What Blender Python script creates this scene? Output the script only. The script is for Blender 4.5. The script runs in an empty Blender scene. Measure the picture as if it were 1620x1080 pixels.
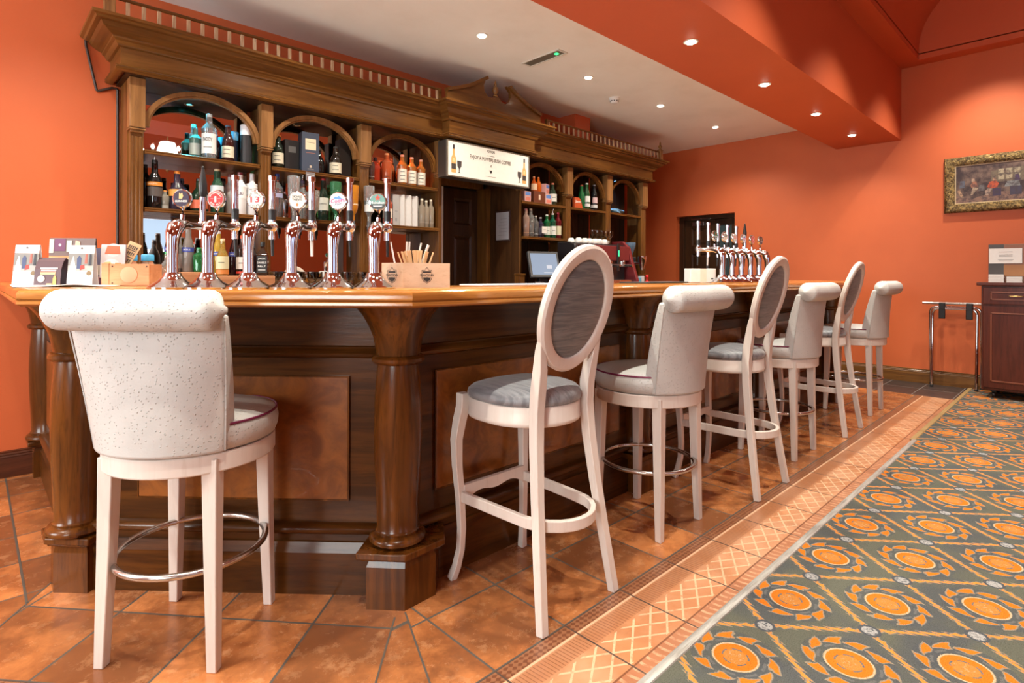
import bpy, math, random
from mathutils import Vector, Matrix
random.seed(7)
C = bpy.context.scene.collection
PI = math.pi
rad = math.radians

# ------------------------------------------------------------------ camera
cam_d = bpy.data.cameras.new('camera'); cam = bpy.data.objects.new('camera', cam_d); C.objects.link(cam)
cam_d.sensor_width = 36.0
cam_d.lens = 36.0 * 890.0 / 1620.0
cam_d.shift_y = -(540 - 434.3) / 1620.0
cam_d.clip_start = 0.05
yaw = rad(46.1)
fw = Vector((math.cos(yaw), math.sin(yaw), 0)); rt = Vector((math.sin(yaw), -math.cos(yaw), 0)); up = Vector((0, 0, 1))
rm = Matrix((rt, up, -fw)).transposed().to_4x4()
cam.matrix_world = Matrix.Translation((0, 0, 1.2)) @ rm @ Matrix.Rotation(0.003, 4, 'Z')
bpy.context.scene.camera = cam

# ------------------------------------------------------------------ colour management, world
sc = bpy.context.scene
sc.view_settings.view_transform = 'Standard'; sc.view_settings.look = 'None'
sc.view_settings.gamma = 1.0; sc.view_settings.use_curve_mapping = False
sc.view_settings.exposure = -0.30
w = bpy.data.worlds.new('world'); sc.world = w; w.use_nodes = True
w.node_tree.nodes['Background'].inputs[0].default_value = (0.75, 0.85, 1.0, 1)
w.node_tree.nodes['Background'].inputs[1].default_value = 0.3
sc.cycles.max_bounces = 7; sc.cycles.diffuse_bounces = 4; sc.cycles.glossy_bounces = 4
sc.cycles.transmission_bounces = 6; sc.cycles.transparent_max_bounces = 8
sc.cycles.caustics_reflective = False; sc.cycles.caustics_refractive = False
sc.cycles.sample_clamp_indirect = 4.0; sc.cycles.sample_clamp_direct = 0.0

# ------------------------------------------------------------------ main dimensions (metres)
WY = 4.45      # back wall
EX = 7.70      # end wall
CZ = 3.07      # low ceiling over the bar
BY0, BY1, BZ = 1.56, 2.23, 2.757   # dropped beam
HZ = 3.57      # ledge of the high ceiling
TOP = 1.15     # bar worktop

# ------------------------------------------------------------------ lights
WARM = (1.0, 0.94, 0.78)
def lamp(kind, name, loc, energy, col=WARM, **kw):
    d = bpy.data.lights.new(name, kind); d.energy = energy; d.color = col
    for k, v in kw.items(): setattr(d, k, v)
    o = bpy.data.objects.new(name, d); C.objects.link(o); o.location = loc
    return o
SPOT_BEAM = [(x, 1.88) for x in (-1.36, -0.15, 1.06, 2.26, 3.46, 4.66, 5.87, 7.03)]
SPOT_CEIL = [(x, 3.34) for x in (-1.0, 0.3, 1.6, 2.88, 4.21, 5.48, 6.77)]
for x, y in SPOT_BEAM:
    lamp('SPOT', 'beam_downlight_lamp', (x, y, BZ - 0.03), 150 if x < 6.5 else 70, WARM, spot_size=rad(140), spot_blend=1.0, shadow_soft_size=0.03)
for x, y in SPOT_CEIL:
    lamp('SPOT', 'ceiling_downlight_lamp', (x, y, CZ - 0.03), 140, WARM, spot_size=rad(140), spot_blend=0.9, shadow_soft_size=0.03)
# daylight through the two windows of the front wall, behind the photographer
for x in (-0.85, 2.35):
    o = lamp('AREA', 'window_daylight', (x, -4.1, 1.65), 40, (0.70, 0.83, 1.0), shape='RECTANGLE', size=1.4, size_y=1.3)
    o.rotation_euler = (rad(90), 0, PI)
for y in (-0.2, 3.2):  # unseen left-wall windows, added to throw daylight onto the ceiling
    o = lamp('AREA', 'window_daylight', (-2.9, y, 1.7), 155, (0.92, 0.98, 0.96), shape='RECTANGLE', size=1.4, size_y=1.5)
    o.rotation_euler = (rad(90), 0, rad(-90))
# spotlights of the tall room hanging under the vault, aimed down at the stools
for x in (0.2, 1.9, 3.6, 5.3, 7.0):
    lamp('SPOT', 'hall_spot_lamp', (x, 0.72, 3.9), 330, (1.0, 0.97, 0.84), spot_size=rad(95), spot_blend=0.7, shadow_soft_size=0.04)
# warm fill from the mirrored chandelier and two unseen ones added for light
CHAND = [(2.24, -1.32, 3.1), (5.4, -1.32, 3.1)]
for x, y, z in CHAND:
    lamp('POINT', 'chandelier_lamp', (x, y, z + 0.05), 40, (1.0, 0.90, 0.78), shadow_soft_size=0.08)
lamp('POINT', 'chandelier_lamp', (-0.9, -1.32, 3.15), 40, (1.0, 0.90, 0.78), shadow_soft_size=0.08)

# ------------------------------------------------------------------ node helpers
class E:
    """a float socket with arithmetic"""
    nt = None
    def __init__(s, sock): s.s = sock
    @staticmethod
    def m(op, *a, clamp=False):
        n = E.nt.nodes.new('ShaderNodeMath'); n.operation = op; n.use_clamp = clamp
        for i, v in enumerate(a):
            if isinstance(v, E): E.nt.links.new(v.s, n.inputs[i])
            else: n.inputs[i].default_value = v
        return E(n.outputs[0])
    def __add__(s, o): return E.m('ADD', s, o)
    __radd__ = __add__
    def __sub__(s, o): return E.m('SUBTRACT', s, o)
    def __rsub__(s, o): return E.m('SUBTRACT', o, s)
    def __mul__(s, o): return E.m('MULTIPLY', s, o)
    __rmul__ = __mul__
    def __truediv__(s, o): return E.m('DIVIDE', s, o)
    def __lt__(s, o): return E.m('LESS_THAN', s, o)
    def __gt__(s, o): return E.m('GREATER_THAN', s, o)
    def fr(s): return E.m('FRACT', s)
    def fl(s): return E.m('FLOOR', s)
    def ab(s): return E.m('ABSOLUTE', s)
    def sq(s): return E.m('SQRT', s)
    def sin(s): return E.m('SINE', s)
def emin(a, b): return E.m('MINIMUM', a, b)
def emax(a, b): return E.m('MAXIMUM', a, b)
def emix(a, b, f): return a + (b - a) * f
def setc(sock, c):
    sock.default_value = (c[0], c[1], c[2], 1)
def cmix(a, b, f):
    n = E.nt.nodes.new('ShaderNodeMix'); n.data_type = 'RGBA'; n.clamp_factor = True
    if isinstance(f, E): E.nt.links.new(f.s, n.inputs[0])
    else: n.inputs[0].default_value = f
    for i, v in ((6, a), (7, b)):
        if isinstance(v, (tuple, list)): setc(n.inputs[i], v)
        else: E.nt.links.new(v, n.inputs[i])
    return n.outputs[2]
def noise(vec, scale, detail=4, rough=0.55, scl=None, dist=0.0):
    if scl is not None:
        mp = E.nt.nodes.new('ShaderNodeMapping'); E.nt.links.new(vec, mp.inputs[0]); mp.inputs['Scale'].default_value = scl; vec = mp.outputs[0]
    n = E.nt.nodes.new('ShaderNodeTexNoise'); E.nt.links.new(vec, n.inputs['Vector'])
    n.inputs['Scale'].default_value = scale; n.inputs['Detail'].default_value = detail
    n.inputs['Roughness'].default_value = rough; n.inputs['Distortion'].default_value = dist
    return E(n.outputs['Fac'])
def smooth(e, a, b):
    n = E.nt.nodes.new('ShaderNodeMapRange'); n.interpolation_type = 'SMOOTHSTEP'
    E.nt.links.new(e.s, n.inputs[0]); n.inputs[1].default_value = a; n.inputs[2].default_value = b
    return E(n.outputs[0])
def coords(kind='Object'):
    t = E.nt.nodes.new('ShaderNodeTexCoord'); return t.outputs[kind]
def xyz(vec):
    n = E.nt.nodes.new('ShaderNodeSeparateXYZ'); E.nt.links.new(vec, n.inputs[0]); return [E(o) for o in n.outputs]
def bump(h, strength, dist=0.01):
    n = E.nt.nodes.new('ShaderNodeBump'); n.inputs['Strength'].default_value = strength; n.inputs['Distance'].default_value = dist
    E.nt.links.new(h.s, n.inputs['Height']); E.nt.links.new(n.outputs[0], E.bsdf.inputs['Normal'])
def new_mat(name, col=(0.5, 0.5, 0.5), rough=0.5, metal=0.0, **kw):
    m = bpy.data.materials.new(name); m.use_nodes = True; nt = m.node_tree; b = nt.nodes['Principled BSDF']
    setc(b.inputs['Base Color'], col); b.inputs['Roughness'].default_value = rough; b.inputs['Metallic'].default_value = metal
    for k, v in kw.items():
        b.inputs[k.replace('_', ' ')].default_value = v
    E.nt = nt; E.bsdf = b
    return m
def link_color(c): E.nt.links.new(c, E.bsdf.inputs['Base Color'])
def link_rough(e): E.nt.links.new(e.s, E.bsdf.inputs['Roughness'])
_plain = {}
def plain(col, rough=0.5, metal=0.0, **kw):
    k = (tuple(col), rough, metal, tuple(sorted(kw.items())))
    if k not in _plain:
        m = new_mat('paint_%d' % len(_plain), col, rough, metal, **kw)
        n = noise(coords(), 30, 3); link_color(cmix(col, [c * 0.88 for c in col], n))
        _plain[k] = m
    return _plain[k]
def emit(name, col, strength):
    m = new_mat(name, (0.02, 0.02, 0.02), 0.4); b = E.bsdf
    b.inputs['Emission Color'].default_value = (*col, 1); b.inputs['Emission Strength'].default_value = strength
    return m

def wood(name, c1, c2, rough=0.3, axis='z', uv=False, scale=1.0, coat=0.12, dark=None, bstr=0.15):
    m = new_mat(name, c1, rough); E.bsdf.inputs['Specular IOR Level'].default_value = 0.22; E.bsdf.inputs['Coat Weight'].default_value = coat; E.bsdf.inputs['Coat Roughness'].default_value = 0.12
    v = coords('UV' if uv else 'Object')
    s = {'x': (1.2, 14, 14), 'y': (14, 1.2, 14), 'z': (14, 14, 1.2)}[axis]
    s = tuple(k * scale for k in s)
    n1 = noise(v, 1.0, 5, 0.6, s, 1.2)
    n2 = noise(v, 5.0, 3, 0.7, s)
    n3 = noise(v, 1.1, 2, 0.5, (1.5, 1.5, 1.5))
    c = cmix(c1, c2, smooth(n1, 0.32, 0.68))
    c = cmix(c, dark or [k * 0.45 for k in c2], smooth(n2, 0.52, 0.75) * 0.55)
    c = cmix(c, [k * 0.6 for k in c1], smooth(n3, 0.45, 0.8) * 0.5)
    link_color(c); bump(n2, bstr, 0.003)
    return m

# ------------------------------------------------------------------ materials
def paint_wall(name, col, col2):
    m = new_mat(name, col, 0.55)
    v = coords(); n = noise(v, 1.6, 4); f = noise(v, 60, 3, 0.6, (1, 1, 3))
    link_color(cmix(cmix(col, col2, smooth(n, 0.3, 0.75) * 0.6), col2, f * 0.35)); bump(f, 0.12, 0.004)
    return m
M_WALL = paint_wall('orange_wall_paint', (0.60, 0.128, 0.036), (0.51, 0.102, 0.028))
M_BEAM = paint_wall('orange_beam_paint', (0.58, 0.110, 0.034), (0.50, 0.090, 0.027))
M_CEIL = new_mat('ceiling_plaster', (0.80, 0.74, 0.67), 0.6); link_color(cmix((0.90, 0.89, 0.86), (0.84, 0.82, 0.78), smooth(noise(coords(), 2.2, 5, 0.6), 0.4, 0.8)))
CAB1, CAB2 = (0.180, 0.074, 0.017), (0.098, 0.036, 0.008)
M_CAB = wood('cabinet_oak_upright', CAB1, CAB2, 0.33, 'z')
M_CABX = wood('cabinet_oak_lengthwise', CAB1, CAB2, 0.33, 'x')
M_CABU = wood('cabinet_oak_moulding', CAB1, CAB2, 0.30, 'x', uv=True)
M_CABD = wood('cabinet_dark_back', (0.050, 0.022, 0.008), (0.026, 0.011, 0.005), 0.4, 'z')
M_POST = wood('cabinet_oak_post', (0.30, 0.145, 0.052), (0.19, 0.085, 0.026), 0.4, 'z', dark=(0.09, 0.04, 0.02))
M_BARX = wood('bar_oak_lengthwise', (0.105, 0.035, 0.006), (0.040, 0.013, 0.0028), 0.30, 'x', uv=True, coat=0.14)
M_BARZ = wood('bar_oak_upright', (0.150, 0.047, 0.007), (0.058, 0.018, 0.003), 0.27, 'z', coat=0.25)
M_BARP = new_mat('bar_burr_panel', (0.25, 0.09, 0.02), 0.32); v_ = coords(); n_ = noise(v_, 7, 6, 0.65, None, 1.5)
link_color(cmix((0.125, 0.034, 0.006), (0.25, 0.078, 0.012), smooth(n_, 0.3, 0.7))); E.bsdf.inputs['Coat Weight'].default_value = 0.3; bump(noise(v_, 160, 2), 0.12, 0.002)
M_TOP = wood('worktop_honey_oak', (0.47, 0.190, 0.042), (0.27, 0.095, 0.020), 0.18, 'x', uv=True, scale=1.6, coat=0.6, dark=(0.15, 0.05, 0.012))
M_DOOR = wood('dark_door_wood', (0.060, 0.026, 0.011), (0.032, 0.014, 0.007), 0.35, 'z')
M_SKIRT = wood('skirting_wood', (0.20, 0.085, 0.022), (0.10, 0.040, 0.012), 0.35, 'x', uv=True)
M_SKIRTD = wood('skirting_dark_wood', (0.11, 0.032, 0.014), (0.06, 0.018, 0.009), 0.35, 'x', uv=True)
M_MAHOG = wood('mahogany', (0.105, 0.022, 0.012), (0.060, 0.013, 0.008), 0.28, 'z', coat=0.5)
M_PALE = wood('pale_box_wood', (0.66, 0.50, 0.37), (0.57, 0.42, 0.30), 0.5, 'x', coat=0.0, dark=(0.42, 0.29, 0.19), bstr=0.05)
M_CRATE = wood('crate_wood', (0.56, 0.27, 0.135), (0.40, 0.165, 0.075), 0.5, 'x', coat=0.05, dark=(0.34, 0.13, 0.05))
M_WHITEW = wood('whitewashed_wood', (0.72, 0.645, 0.585), (0.68, 0.60, 0.54), 0.42, 'z', coat=0.1, dark=(0.60, 0.50, 0.43), bstr=0.05)
M_CHROME = new_mat('chrome', (0.66, 0.69, 0.74), 0.06, 1.0)
M_STEEL = new_mat('brushed_steel', (0.55, 0.54, 0.52), 0.24, 1.0); link_rough(noise(coords(), 40, 3) * 0.2 + 0.14)
M_BLACK = plain((0.012, 0.012, 0.013), 0.35)
M_SPIN_LIT = wood('spindle_wood', (0.52, 0.36, 0.23), (0.38, 0.24, 0.13), 0.4, 'z')  # paler than the rail; the light on the spindles is in this colour
M_RUBBER = plain((0.02, 0.02, 0.02), 0.7)
M_MIRROR = new_mat('mirror_glass', (0.72, 0.70, 0.68), 0.015, 1.0)
M_WHITE = plain((0.80, 0.79, 0.77), 0.5)
M_PAPER = plain((0.82, 0.80, 0.80), 0.6)
M_GLASS = new_mat('clear_glass', (0.93, 0.96, 0.96), 0.0, Transmission_Weight=1.0, IOR=1.45)
M_INK = plain((0.03, 0.025, 0.025), 0.6)

def leather(name, col):
    m = new_mat(name, col, 0.42); v = coords()
    vo = E.nt.nodes.new('ShaderNodeTexVoronoi'); E.nt.links.new(v, vo.inputs['Vector']); vo.inputs['Scale'].default_value = 95; vo.inputs['Randomness'].default_value = 0.85
    d = E(vo.outputs['Distance']); pim = 1 - smooth(d, 0.10, 0.26)
    n = noise(v, 6, 4); f = noise(v, 120, 3)
    link_color(cmix(cmix(col, [c * 0.90 for c in col], smooth(n, 0.35, 0.7)), [c * 0.76 for c in col], pim * 0.35))
    bump(pim * 1.0 + f * 0.25 + noise(v, 9, 3) * 0.8, 0.7, 0.004); return m
M_LEATHER = leather('ostrich_leather', (0.54, 0.53, 0.51))
M_PIPING = plain((0.16, 0.01, 0.055), 0.45)
def moire(name, c1, c2, r, axis):
    m = new_mat(name, c1, r); E.bsdf.inputs['Sheen Weight'].default_value = 0.3
    v = coords(); s = {'x': (2.5, 8, 34), 'y': (34, 2.5, 8)}[axis]
    n = noise(v, 2.2, 4, 0.6, s, 0.8)
    link_color(cmix(c1, c2, smooth(n, 0.36, 0.64))); bump(n, 0.5, 0.006); link_rough(n * 0.3 + (r - 0.12)); return m
M_MOIRE = moire('grey_crushed_fabric', (0.075, 0.073, 0.078), (0.165, 0.155, 0.15), 0.5, 'x')
M_SEATF = moire('grey_silk_seat', (0.14, 0.145, 0.16), (0.25, 0.255, 0.27), 0.40, 'y')

# floor tiles, UV in whole tiles
def tile_mat(name, cols, grout, gw=0.012, rough=0.22):
    m = new_mat(name, cols[0], rough); uv = coords('UV'); ob = coords(); u, v, _ = xyz(uv)
    du = (u.fr() - 0.5).ab(); dv = (v.fr() - 0.5).ab(); g = emax(du, dv) > (0.5 - gw)
    wn = E.nt.nodes.new('ShaderNodeTexWhiteNoise'); wn.noise_dimensions = '2D'
    cb = E.nt.nodes.new('ShaderNodeCombineXYZ'); E.nt.links.new(u.fl().s, cb.inputs[0]); E.nt.links.new(v.fl().s, cb.inputs[1]); E.nt.links.new(cb.outputs[0], wn.inputs['Vector'])
    r = E(wn.outputs['Value'])
    sh = E.nt.nodes.new('ShaderNodeVectorMath'); sh.operation = 'ADD'; E.nt.links.new(ob, sh.inputs[0])
    cb2 = E.nt.nodes.new('ShaderNodeCombineXYZ'); E.nt.links.new((r * 37).s, cb2.inputs[2]); E.nt.links.new(cb2.outputs[0], sh.inputs[1]); ob2 = sh.outputs[0]
    n1 = noise(ob2, 5.5, 7, 0.70, None, 0.4); n2 = noise(ob2, 13, 7, 0.75); n3 = noise(ob2, 3.2, 6, 0.7)
    c = cmix(cols[0], cols[1], smooth(n1, 0.40, 0.62)); c = cmix(c, cols[2], smooth(n3 + r * 0.22, 0.50, 0.76) * 0.85); c = cmix(c, cols[3], smooth(n2, 0.52, 0.72) * 0.45)
    c = cmix(c, cols[2], (r * 0.35))
    link_color(cmix(c, grout, g)); link_rough(n2 * 0.2 + (rough - 0.06) + g * 0.4); bump(n2 * 0.25 - g, 0.35, 0.004)
    return m
M_TILE = tile_mat('terracotta_tile', [(0.56, 0.205, 0.066), (0.33, 0.108, 0.034), (0.185, 0.066, 0.026), (0.74, 0.40, 0.20)], (0.085, 0.07, 0.055))
M_SLATE = tile_mat('dark_slate_tile', [(0.060, 0.042, 0.038), (0.040, 0.030, 0.028), (0.03, 0.024, 0.024), (0.075, 0.055, 0.05)], (0.17, 0.14, 0.125), 0.010, 0.3)
def border_mat():
    m = new_mat('patterned_border_tile', (0.5, 0.2, 0.1), 0.28); u, v, _ = xyz(coords('UV')); ob = coords()
    n2 = noise(ob, 30, 5, 0.7); n1 = noise(ob, 3.5, 4)
    base = cmix((0.42, 0.175, 0.075), (0.50, 0.255, 0.140), smooth(n1, 0.35, 0.65)); base = cmix(base, (0.34, 0.12, 0.05), smooth(n2, 0.5, 0.8) * 0.5)
    brown, cream = (0.17, 0.060, 0.028), (0.68, 0.42, 0.26)
    orn = ((u * 88).sin() * 0.5 + (v * 120).sin() * 0.5 + n2 * 1.4) > 0.75
    inb = v > 0.845
    c = cmix(base, brown, inb * (0.62 + orn * 0.38)); c = cmix(c, cream, (emin(v > 0.815, v < 0.84)) * smooth(n2, 0.25, 0.45))
    comb = emin(v > 0.60, v < 0.80) * ((u * 22 + v * 2).fr() < 0.22)
    c = cmix(c, brown, comb * 0.85); c = cmix(c, (0.36, 0.14, 0.06), emin(v > 0.60, v < 0.80) * 0.35)
    a = (u * 3 + v * 5).fr(); b = (u * 3 - v * 5).fr(); dia = emax(a < 0.13, b < 0.13) * emin(v > 0.19, v < 0.57)
    c = cmix(c, cream, dia * smooth(n2, 0.30, 0.50) * 0.85)
    c = cmix(c, brown, emin(v > 0.15, v < 0.17) * 0.9)
    leaf = (v < 0.15); lf = ((u * 9 + (v * 14).sin() * 0.3).fr() < 0.35)
    c = cmix(c, (0.33, 0.13, 0.065), leaf * 0.75); c = cmix(c, (0.62, 0.34, 0.2), leaf * lf * 0.8 * smooth(n2, 0.35, 0.6))
    g = (u.fr() - 0.5).ab() > 0.489; g = emax(g, emax(v > 0.988, v < 0.004))
    link_color(cmix(c, (0.09, 0.06, 0.045), g)); bump(n2 * 0.5 + dia * 0.3 - g, 0.4, 0.004); return m
M_BORDER = border_mat()
def carpet_mat():
    m = new_mat('patterned_carpet', (0.1, 0.1, 0.08), 0.95); E.bsdf.inputs['Specular IOR Level'].default_value = 0.1
    ob = coords(); wob = noise(ob, 30, 2); x, y, _ = xyz(ob)
    fz = noise(ob, 260, 2, 0.85)
    AX, AY = 0.4545, 0.51
    u = (x - 1.731) / AX + (wob - 0.5) * 0.010; v = (y - 0.783) / AY + (fz - 0.5) * 0.025
    ax_ = (((u + 0.5).fr()) - 0.5) * AX; ay_ = (((v + 0.5).fr()) - 0.5) * AY
    bx_ = ((u.fr()) - 0.5) * AX; by_ = ((v.fr()) - 0.5) * AY
    ra = (ax_ * ax_ + ay_ * ay_).sq(); rb = (bx_ * bx_ + by_ * by_).sq(); sel = ra < rb
    dx = emix(bx_, ax_, sel); dy = emix(by_, ay_, sel); r = (dx * dx + dy * dy).sq(); th = E.m('ARCTAN2', dy, dx)
    green, grey, blue = (0.112, 0.114, 0.088), (0.074, 0.080, 0.090), (0.14, 0.14, 0.135)
    orange, orange2, cream = (0.60, 0.165, 0.016), (0.50, 0.20, 0.045), (0.50, 0.38, 0.24)
    big = noise(ob, 4, 3)
    c = cmix(green, grey, smooth(big, 0.4, 0.65) * 0.7)
    c = cmix(c, grey, (r < 0.135) * 0.5)
    t = (th * (10 / (2 * PI)) + r * 2.5 + (wob - 0.5) * 0.5).fr()
    flame = emin(r > (0.094 + (t - 0.3).ab() * 0.018), r < (0.096 + E.m('POWER', (1 - t), 0.6) * 0.036)) * (t > 0.10)
    fe = emin(r > (0.090 + (t - 0.3).ab() * 0.018), r < (0.101 + E.m('POWER', (1 - t), 0.6) * 0.036)) * (t > 0.03)
    c = cmix(c, cream, fe * 0.45); c = cmix(c, orange, flame)
    c = cmix(c, blue, emin(r > 0.080, r < 0.089) * ((th * 8).sin() > -0.3) * 0.8)
    c = cmix(c, cream, emin(r > 0.062, r < 0.070)); c = cmix(c, orange, r < 0.064); c = cmix(c, blue, emin(r > 0.036, r < 0.041) * ((th * 5).sin() > -0.4)); c = cmix(c, orange2, r < 0.036)
    c = cmix(c, cream, (r < 0.03) * smooth(noise(ob, 110, 2), 0.55, 0.7) * 0.6)
    L = dx.ab() / (AX / 2) + dy.ab() / (AY / 2) - 1; dd = L.ab() * 0.17
    tt = ((dx.ab() / (AX / 2)) * 8.0).fr(); ch = dd < (0.001 + tt * 0.0125); ch2 = dd < (0.004 + tt * 0.0135)
    c = cmix(c, cream, ch2 * 0.35); c = cmix(c, (0.66, 0.24, 0.05), ch * (tt < 0.90))
    ex = dx.ab() - AX / 2; ey = dy.ab() - AY / 2
    ro = emin((ex * ex + dy * dy).sq(), (dx * dx + ey * ey).sq())
    c = cmix(c, grey, ro < 0.034); c = cmix(c, (0.36, 0.35, 0.34), (ro < 0.024) * smooth(noise(ob, 140, 2), 0.3, 0.55))
    c = cmix(c, [0.0, 0.0, 0.0], smooth(fz, 0.42, 0.75) * 0.5)
    link_color(c); bump(fz, 0.6, 0.004); return m
M_CARPET = carpet_mat()

# ------------------------------------------------------------------ mesh helpers
class MB:
    def __init__(s): s.v = []; s.f = []; s.mi = []; s.uv = []; s.cur = 0; s.T = Matrix.Identity(4)
    def add(s, vs, fs, uvs=None):
        b = len(s.v); s.v += [tuple(s.T @ Vector(p)) for p in vs]
        for k, f in enumerate(fs):
            s.f.append([b + i for i in f]); s.mi.append(s.cur); s.uv.append(uvs[k] if uvs else None)
        return s
    def box(s, c, d, rz=0.0, taper=1.0):
        x, y, z = [k / 2 for k in d]; R = Matrix.Rotation(rz, 3, 'Z'); vs = []
        for sz in (-1, 1):
            t = 1.0 if sz < 0 else taper
            for sx, sy in ((-1, -1), (1, -1), (1, 1), (-1, 1)):
                q = R @ Vector((sx * x * t, sy * y * t, sz * z)); vs.append((c[0] + q.x, c[1] + q.y, c[2] + q.z))
        return s.add(vs, [(3, 2, 1, 0), (4, 5, 6, 7), (0, 1, 5, 4), (1, 2, 6, 5), (2, 3, 7, 6), (3, 0, 4, 7)])
    def bb(s, x0, x1, y0, y1, z0, z1):
        return s.box(((x0 + x1) / 2, (y0 + y1) / 2, (z0 + z1) / 2), (x1 - x0, y1 - y0, z1 - z0))
    def prism(s, poly, z0, z1):
        n = len(poly); vs = [(x, y, z0) for x, y in poly] + [(x, y, z1) for x, y in poly]
        return s.add(vs, [list(range(n))[::-1], list(range(n, 2 * n))] + [(i, (i + 1) % n, n + (i + 1) % n, n + i) for i in range(n)])
    def lathe(s, prof, c=(0, 0, 0), seg=24, cap=True):
        vs = []; fs = []; n = len(prof)
        for r, z in prof:
            for i in range(seg):
                a = 2 * PI * i / seg; vs.append((c[0] + r * math.cos(a), c[1] + r * math.sin(a), c[2] + z))
        for j in range(n - 1):
            for i in range(seg):
                k = (i + 1) % seg; fs.append((j * seg + i, j * seg + k, (j + 1) * seg + k, (j + 1) * seg + i))
        if cap:
            if prof[0][0] > 1e-5: fs.append(list(range(seg))[::-1])
            if prof[-1][0] > 1e-5: fs.append(list(range((n - 1) * seg, n * seg)))
        return s.add(vs, fs)
    def sweep(s, path, sect, closed=False, caps=True, upv=(0, 0, 1), scales=None, twist=None):
        """sect: list of (a, b) in the frame (side, up) carried along a 3-D path"""
        P = [Vector(p) for p in path]; n = len(P); m = len(sect); vs = []; U = Vector(upv)
        for i in range(n):
            if closed: t = (P[(i + 1) % n] - P[i - 1])
            else: t = P[min(i + 1, n - 1)] - P[max(i - 1, 0)]
            t.normalize(); side = t.cross(U)
            if side.length < 1e-4: side = t.cross(Vector((0, 1, 0)))
            side.normalize(); upn = side.cross(t).normalized(); k = scales[i] if scales else 1.0
            ka, kb = k if isinstance(k, tuple) else (k, k)
            for a, b in sect: q = P[i] + side * a * ka + upn * b * kb; vs.append(tuple(q))
        fs = []
        for i in range(n if closed else n - 1):
            j = (i + 1) % n
            for q in range(m):
                r = (q + 1) % m; fs.append((i * m + q, i * m + r, j * m + r, j * m + q))
        if caps and not closed: fs += [list(range(m))[::-1], list(range((n - 1) * m, n * m))]
        return s.add(vs, fs)
    def tube(s, path, r, seg=10, closed=False, upv=(0, 0, 1)):
        n = len(path); sc_ = None
        if isinstance(r, (list, tuple)): sc_ = list(r); r = 1.0
        return s.sweep(path, [(r * math.cos(2 * PI * i / seg), r * math.sin(2 * PI * i / seg)) for i in range(seg)], closed, True, upv, sc_)
    def ball(s, c, r, seg=16, rings=10, sc_=(1, 1, 1)):
        pr = [(max(1e-6, r * math.sin(PI * j / rings)), -r * math.cos(PI * j / rings)) for j in range(rings + 1)]
        T = s.T; s.T = T @ Matrix.Translation(c) @ Matrix.Diagonal((*sc_, 1)); s.lathe(pr, (0, 0, 0), seg, False); s.T = T; return s
    def mitre(s, path, prof, closed_prof=True, side=1, u0=0.0):
        """moulding: prof (out, z) carried along a horizontal polyline with mitred corners; UV runs lengthwise; out is to the right of travel * side"""
        P = [Vector((p[0], p[1])) for p in path]; n = len(P); m = len(prof); vs = []; nrm = []
        for i in range(n - 1):
            d = (P[i + 1] - P[i]).normalized(); nrm.append(Vector((d.y, -d.x)) * side)
        L = [u0]
        for i in range(1, n): L.append(L[-1] + (P[i] - P[i - 1]).length)
        for i in range(n):
            if i == 0: q = nrm[0]
            elif i == n - 1: q = nrm[-1]
            else: q = (nrm[i - 1] + nrm[i]); q = q / (1 + nrm[i - 1].dot(nrm[i]))
            for o, z in prof: vs.append((P[i].x + q.x * o, P[i].y + q.y * o, z))
        pl = [0.0]
        for k in range(1, m + 1): pl.append(pl[-1] + math.dist(prof[k % m], prof[k - 1]))
        fs = []; uvs = []
        for i in range(n - 1):
            for k in range(m if closed_prof else m - 1):
                r = (k + 1) % m; fs.append((i * m + k, (i + 1) * m + k, (i + 1) * m + r, i * m + r) if side > 0 else (i * m + r, (i + 1) * m + r, (i + 1) * m + k, i * m + k))
                off = i * 3.7
                q4 = [(L[i] + off, pl[k] + off), (L[i + 1] + off, pl[k] + off), (L[i + 1] + off, pl[k + 1] + off), (L[i] + off, pl[k + 1] + off)]
                uvs.append(q4 if side > 0 else q4[::-1] if False else [q4[3], q4[2], q4[1], q4[0]])
        if closed_prof:
            fs.append(list(range(m))); uvs.append([(prof[k][0], prof[k][1]) for k in range(m)])
            fs.append(list(range((n - 1) * m, n * m))[::-1]); uvs.append([(prof[k][0], prof[k][1]) for k in range(m)][::-1])
        return s.add(vs, fs, uvs)
    def text(s, txt, origin, right, upd, width=None, height=None, wrap=None, off=0.0008, bold=False):
        vs, fs, (tw, th) = glyphs(txt)
        if width and height: kx, ky = width / tw, height / th
        elif width: kx = ky = width / tw
        else: kx = ky = height / th
        R = Vector(right).normalized(); U = Vector(upd).normalized(); N = R.cross(U); O = Vector(origin)
        out = []
        for x, y in vs:
            x *= kx; y *= ky
            if wrap:   # wrap round a vertical cylinder of that radius, origin on its front
                a = x / wrap; q = O + R * (math.sin(a) * (wrap + off)) + N * ((math.cos(a) - 1) * wrap + off) + U * y
            else: q = O + R * x + U * y + N * off
            out.append(tuple(q))
        return s.add(out, fs)
    def build(s, name, mats, parent=None, smooth_=30, bev=0.0, seg=2, world=True, kind=None, label=None, flip=False):
        me = bpy.data.meshes.new(name); off = Vector((0, 0, 0))
        if parent is not None and world: off = parent.get('_o', (0, 0, 0)); off = Vector(off)
        me.from_pydata([tuple(Vector(p) - off) for p in s.v], [], s.f)
        if not isinstance(mats, (list, tuple)): mats = [mats]
        for m in mats: me.materials.append(m)
        for p, k in zip(me.polygons, s.mi): p.material_index = k
        if any(u is not None for u in s.uv):
            ul = me.uv_layers.new(name='UVMap')
            for p, u in zip(me.polygons, s.uv):
                if u:
                    for li, q in zip(p.loop_indices, u): ul.data[li].uv = q
        me.validate()
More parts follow.
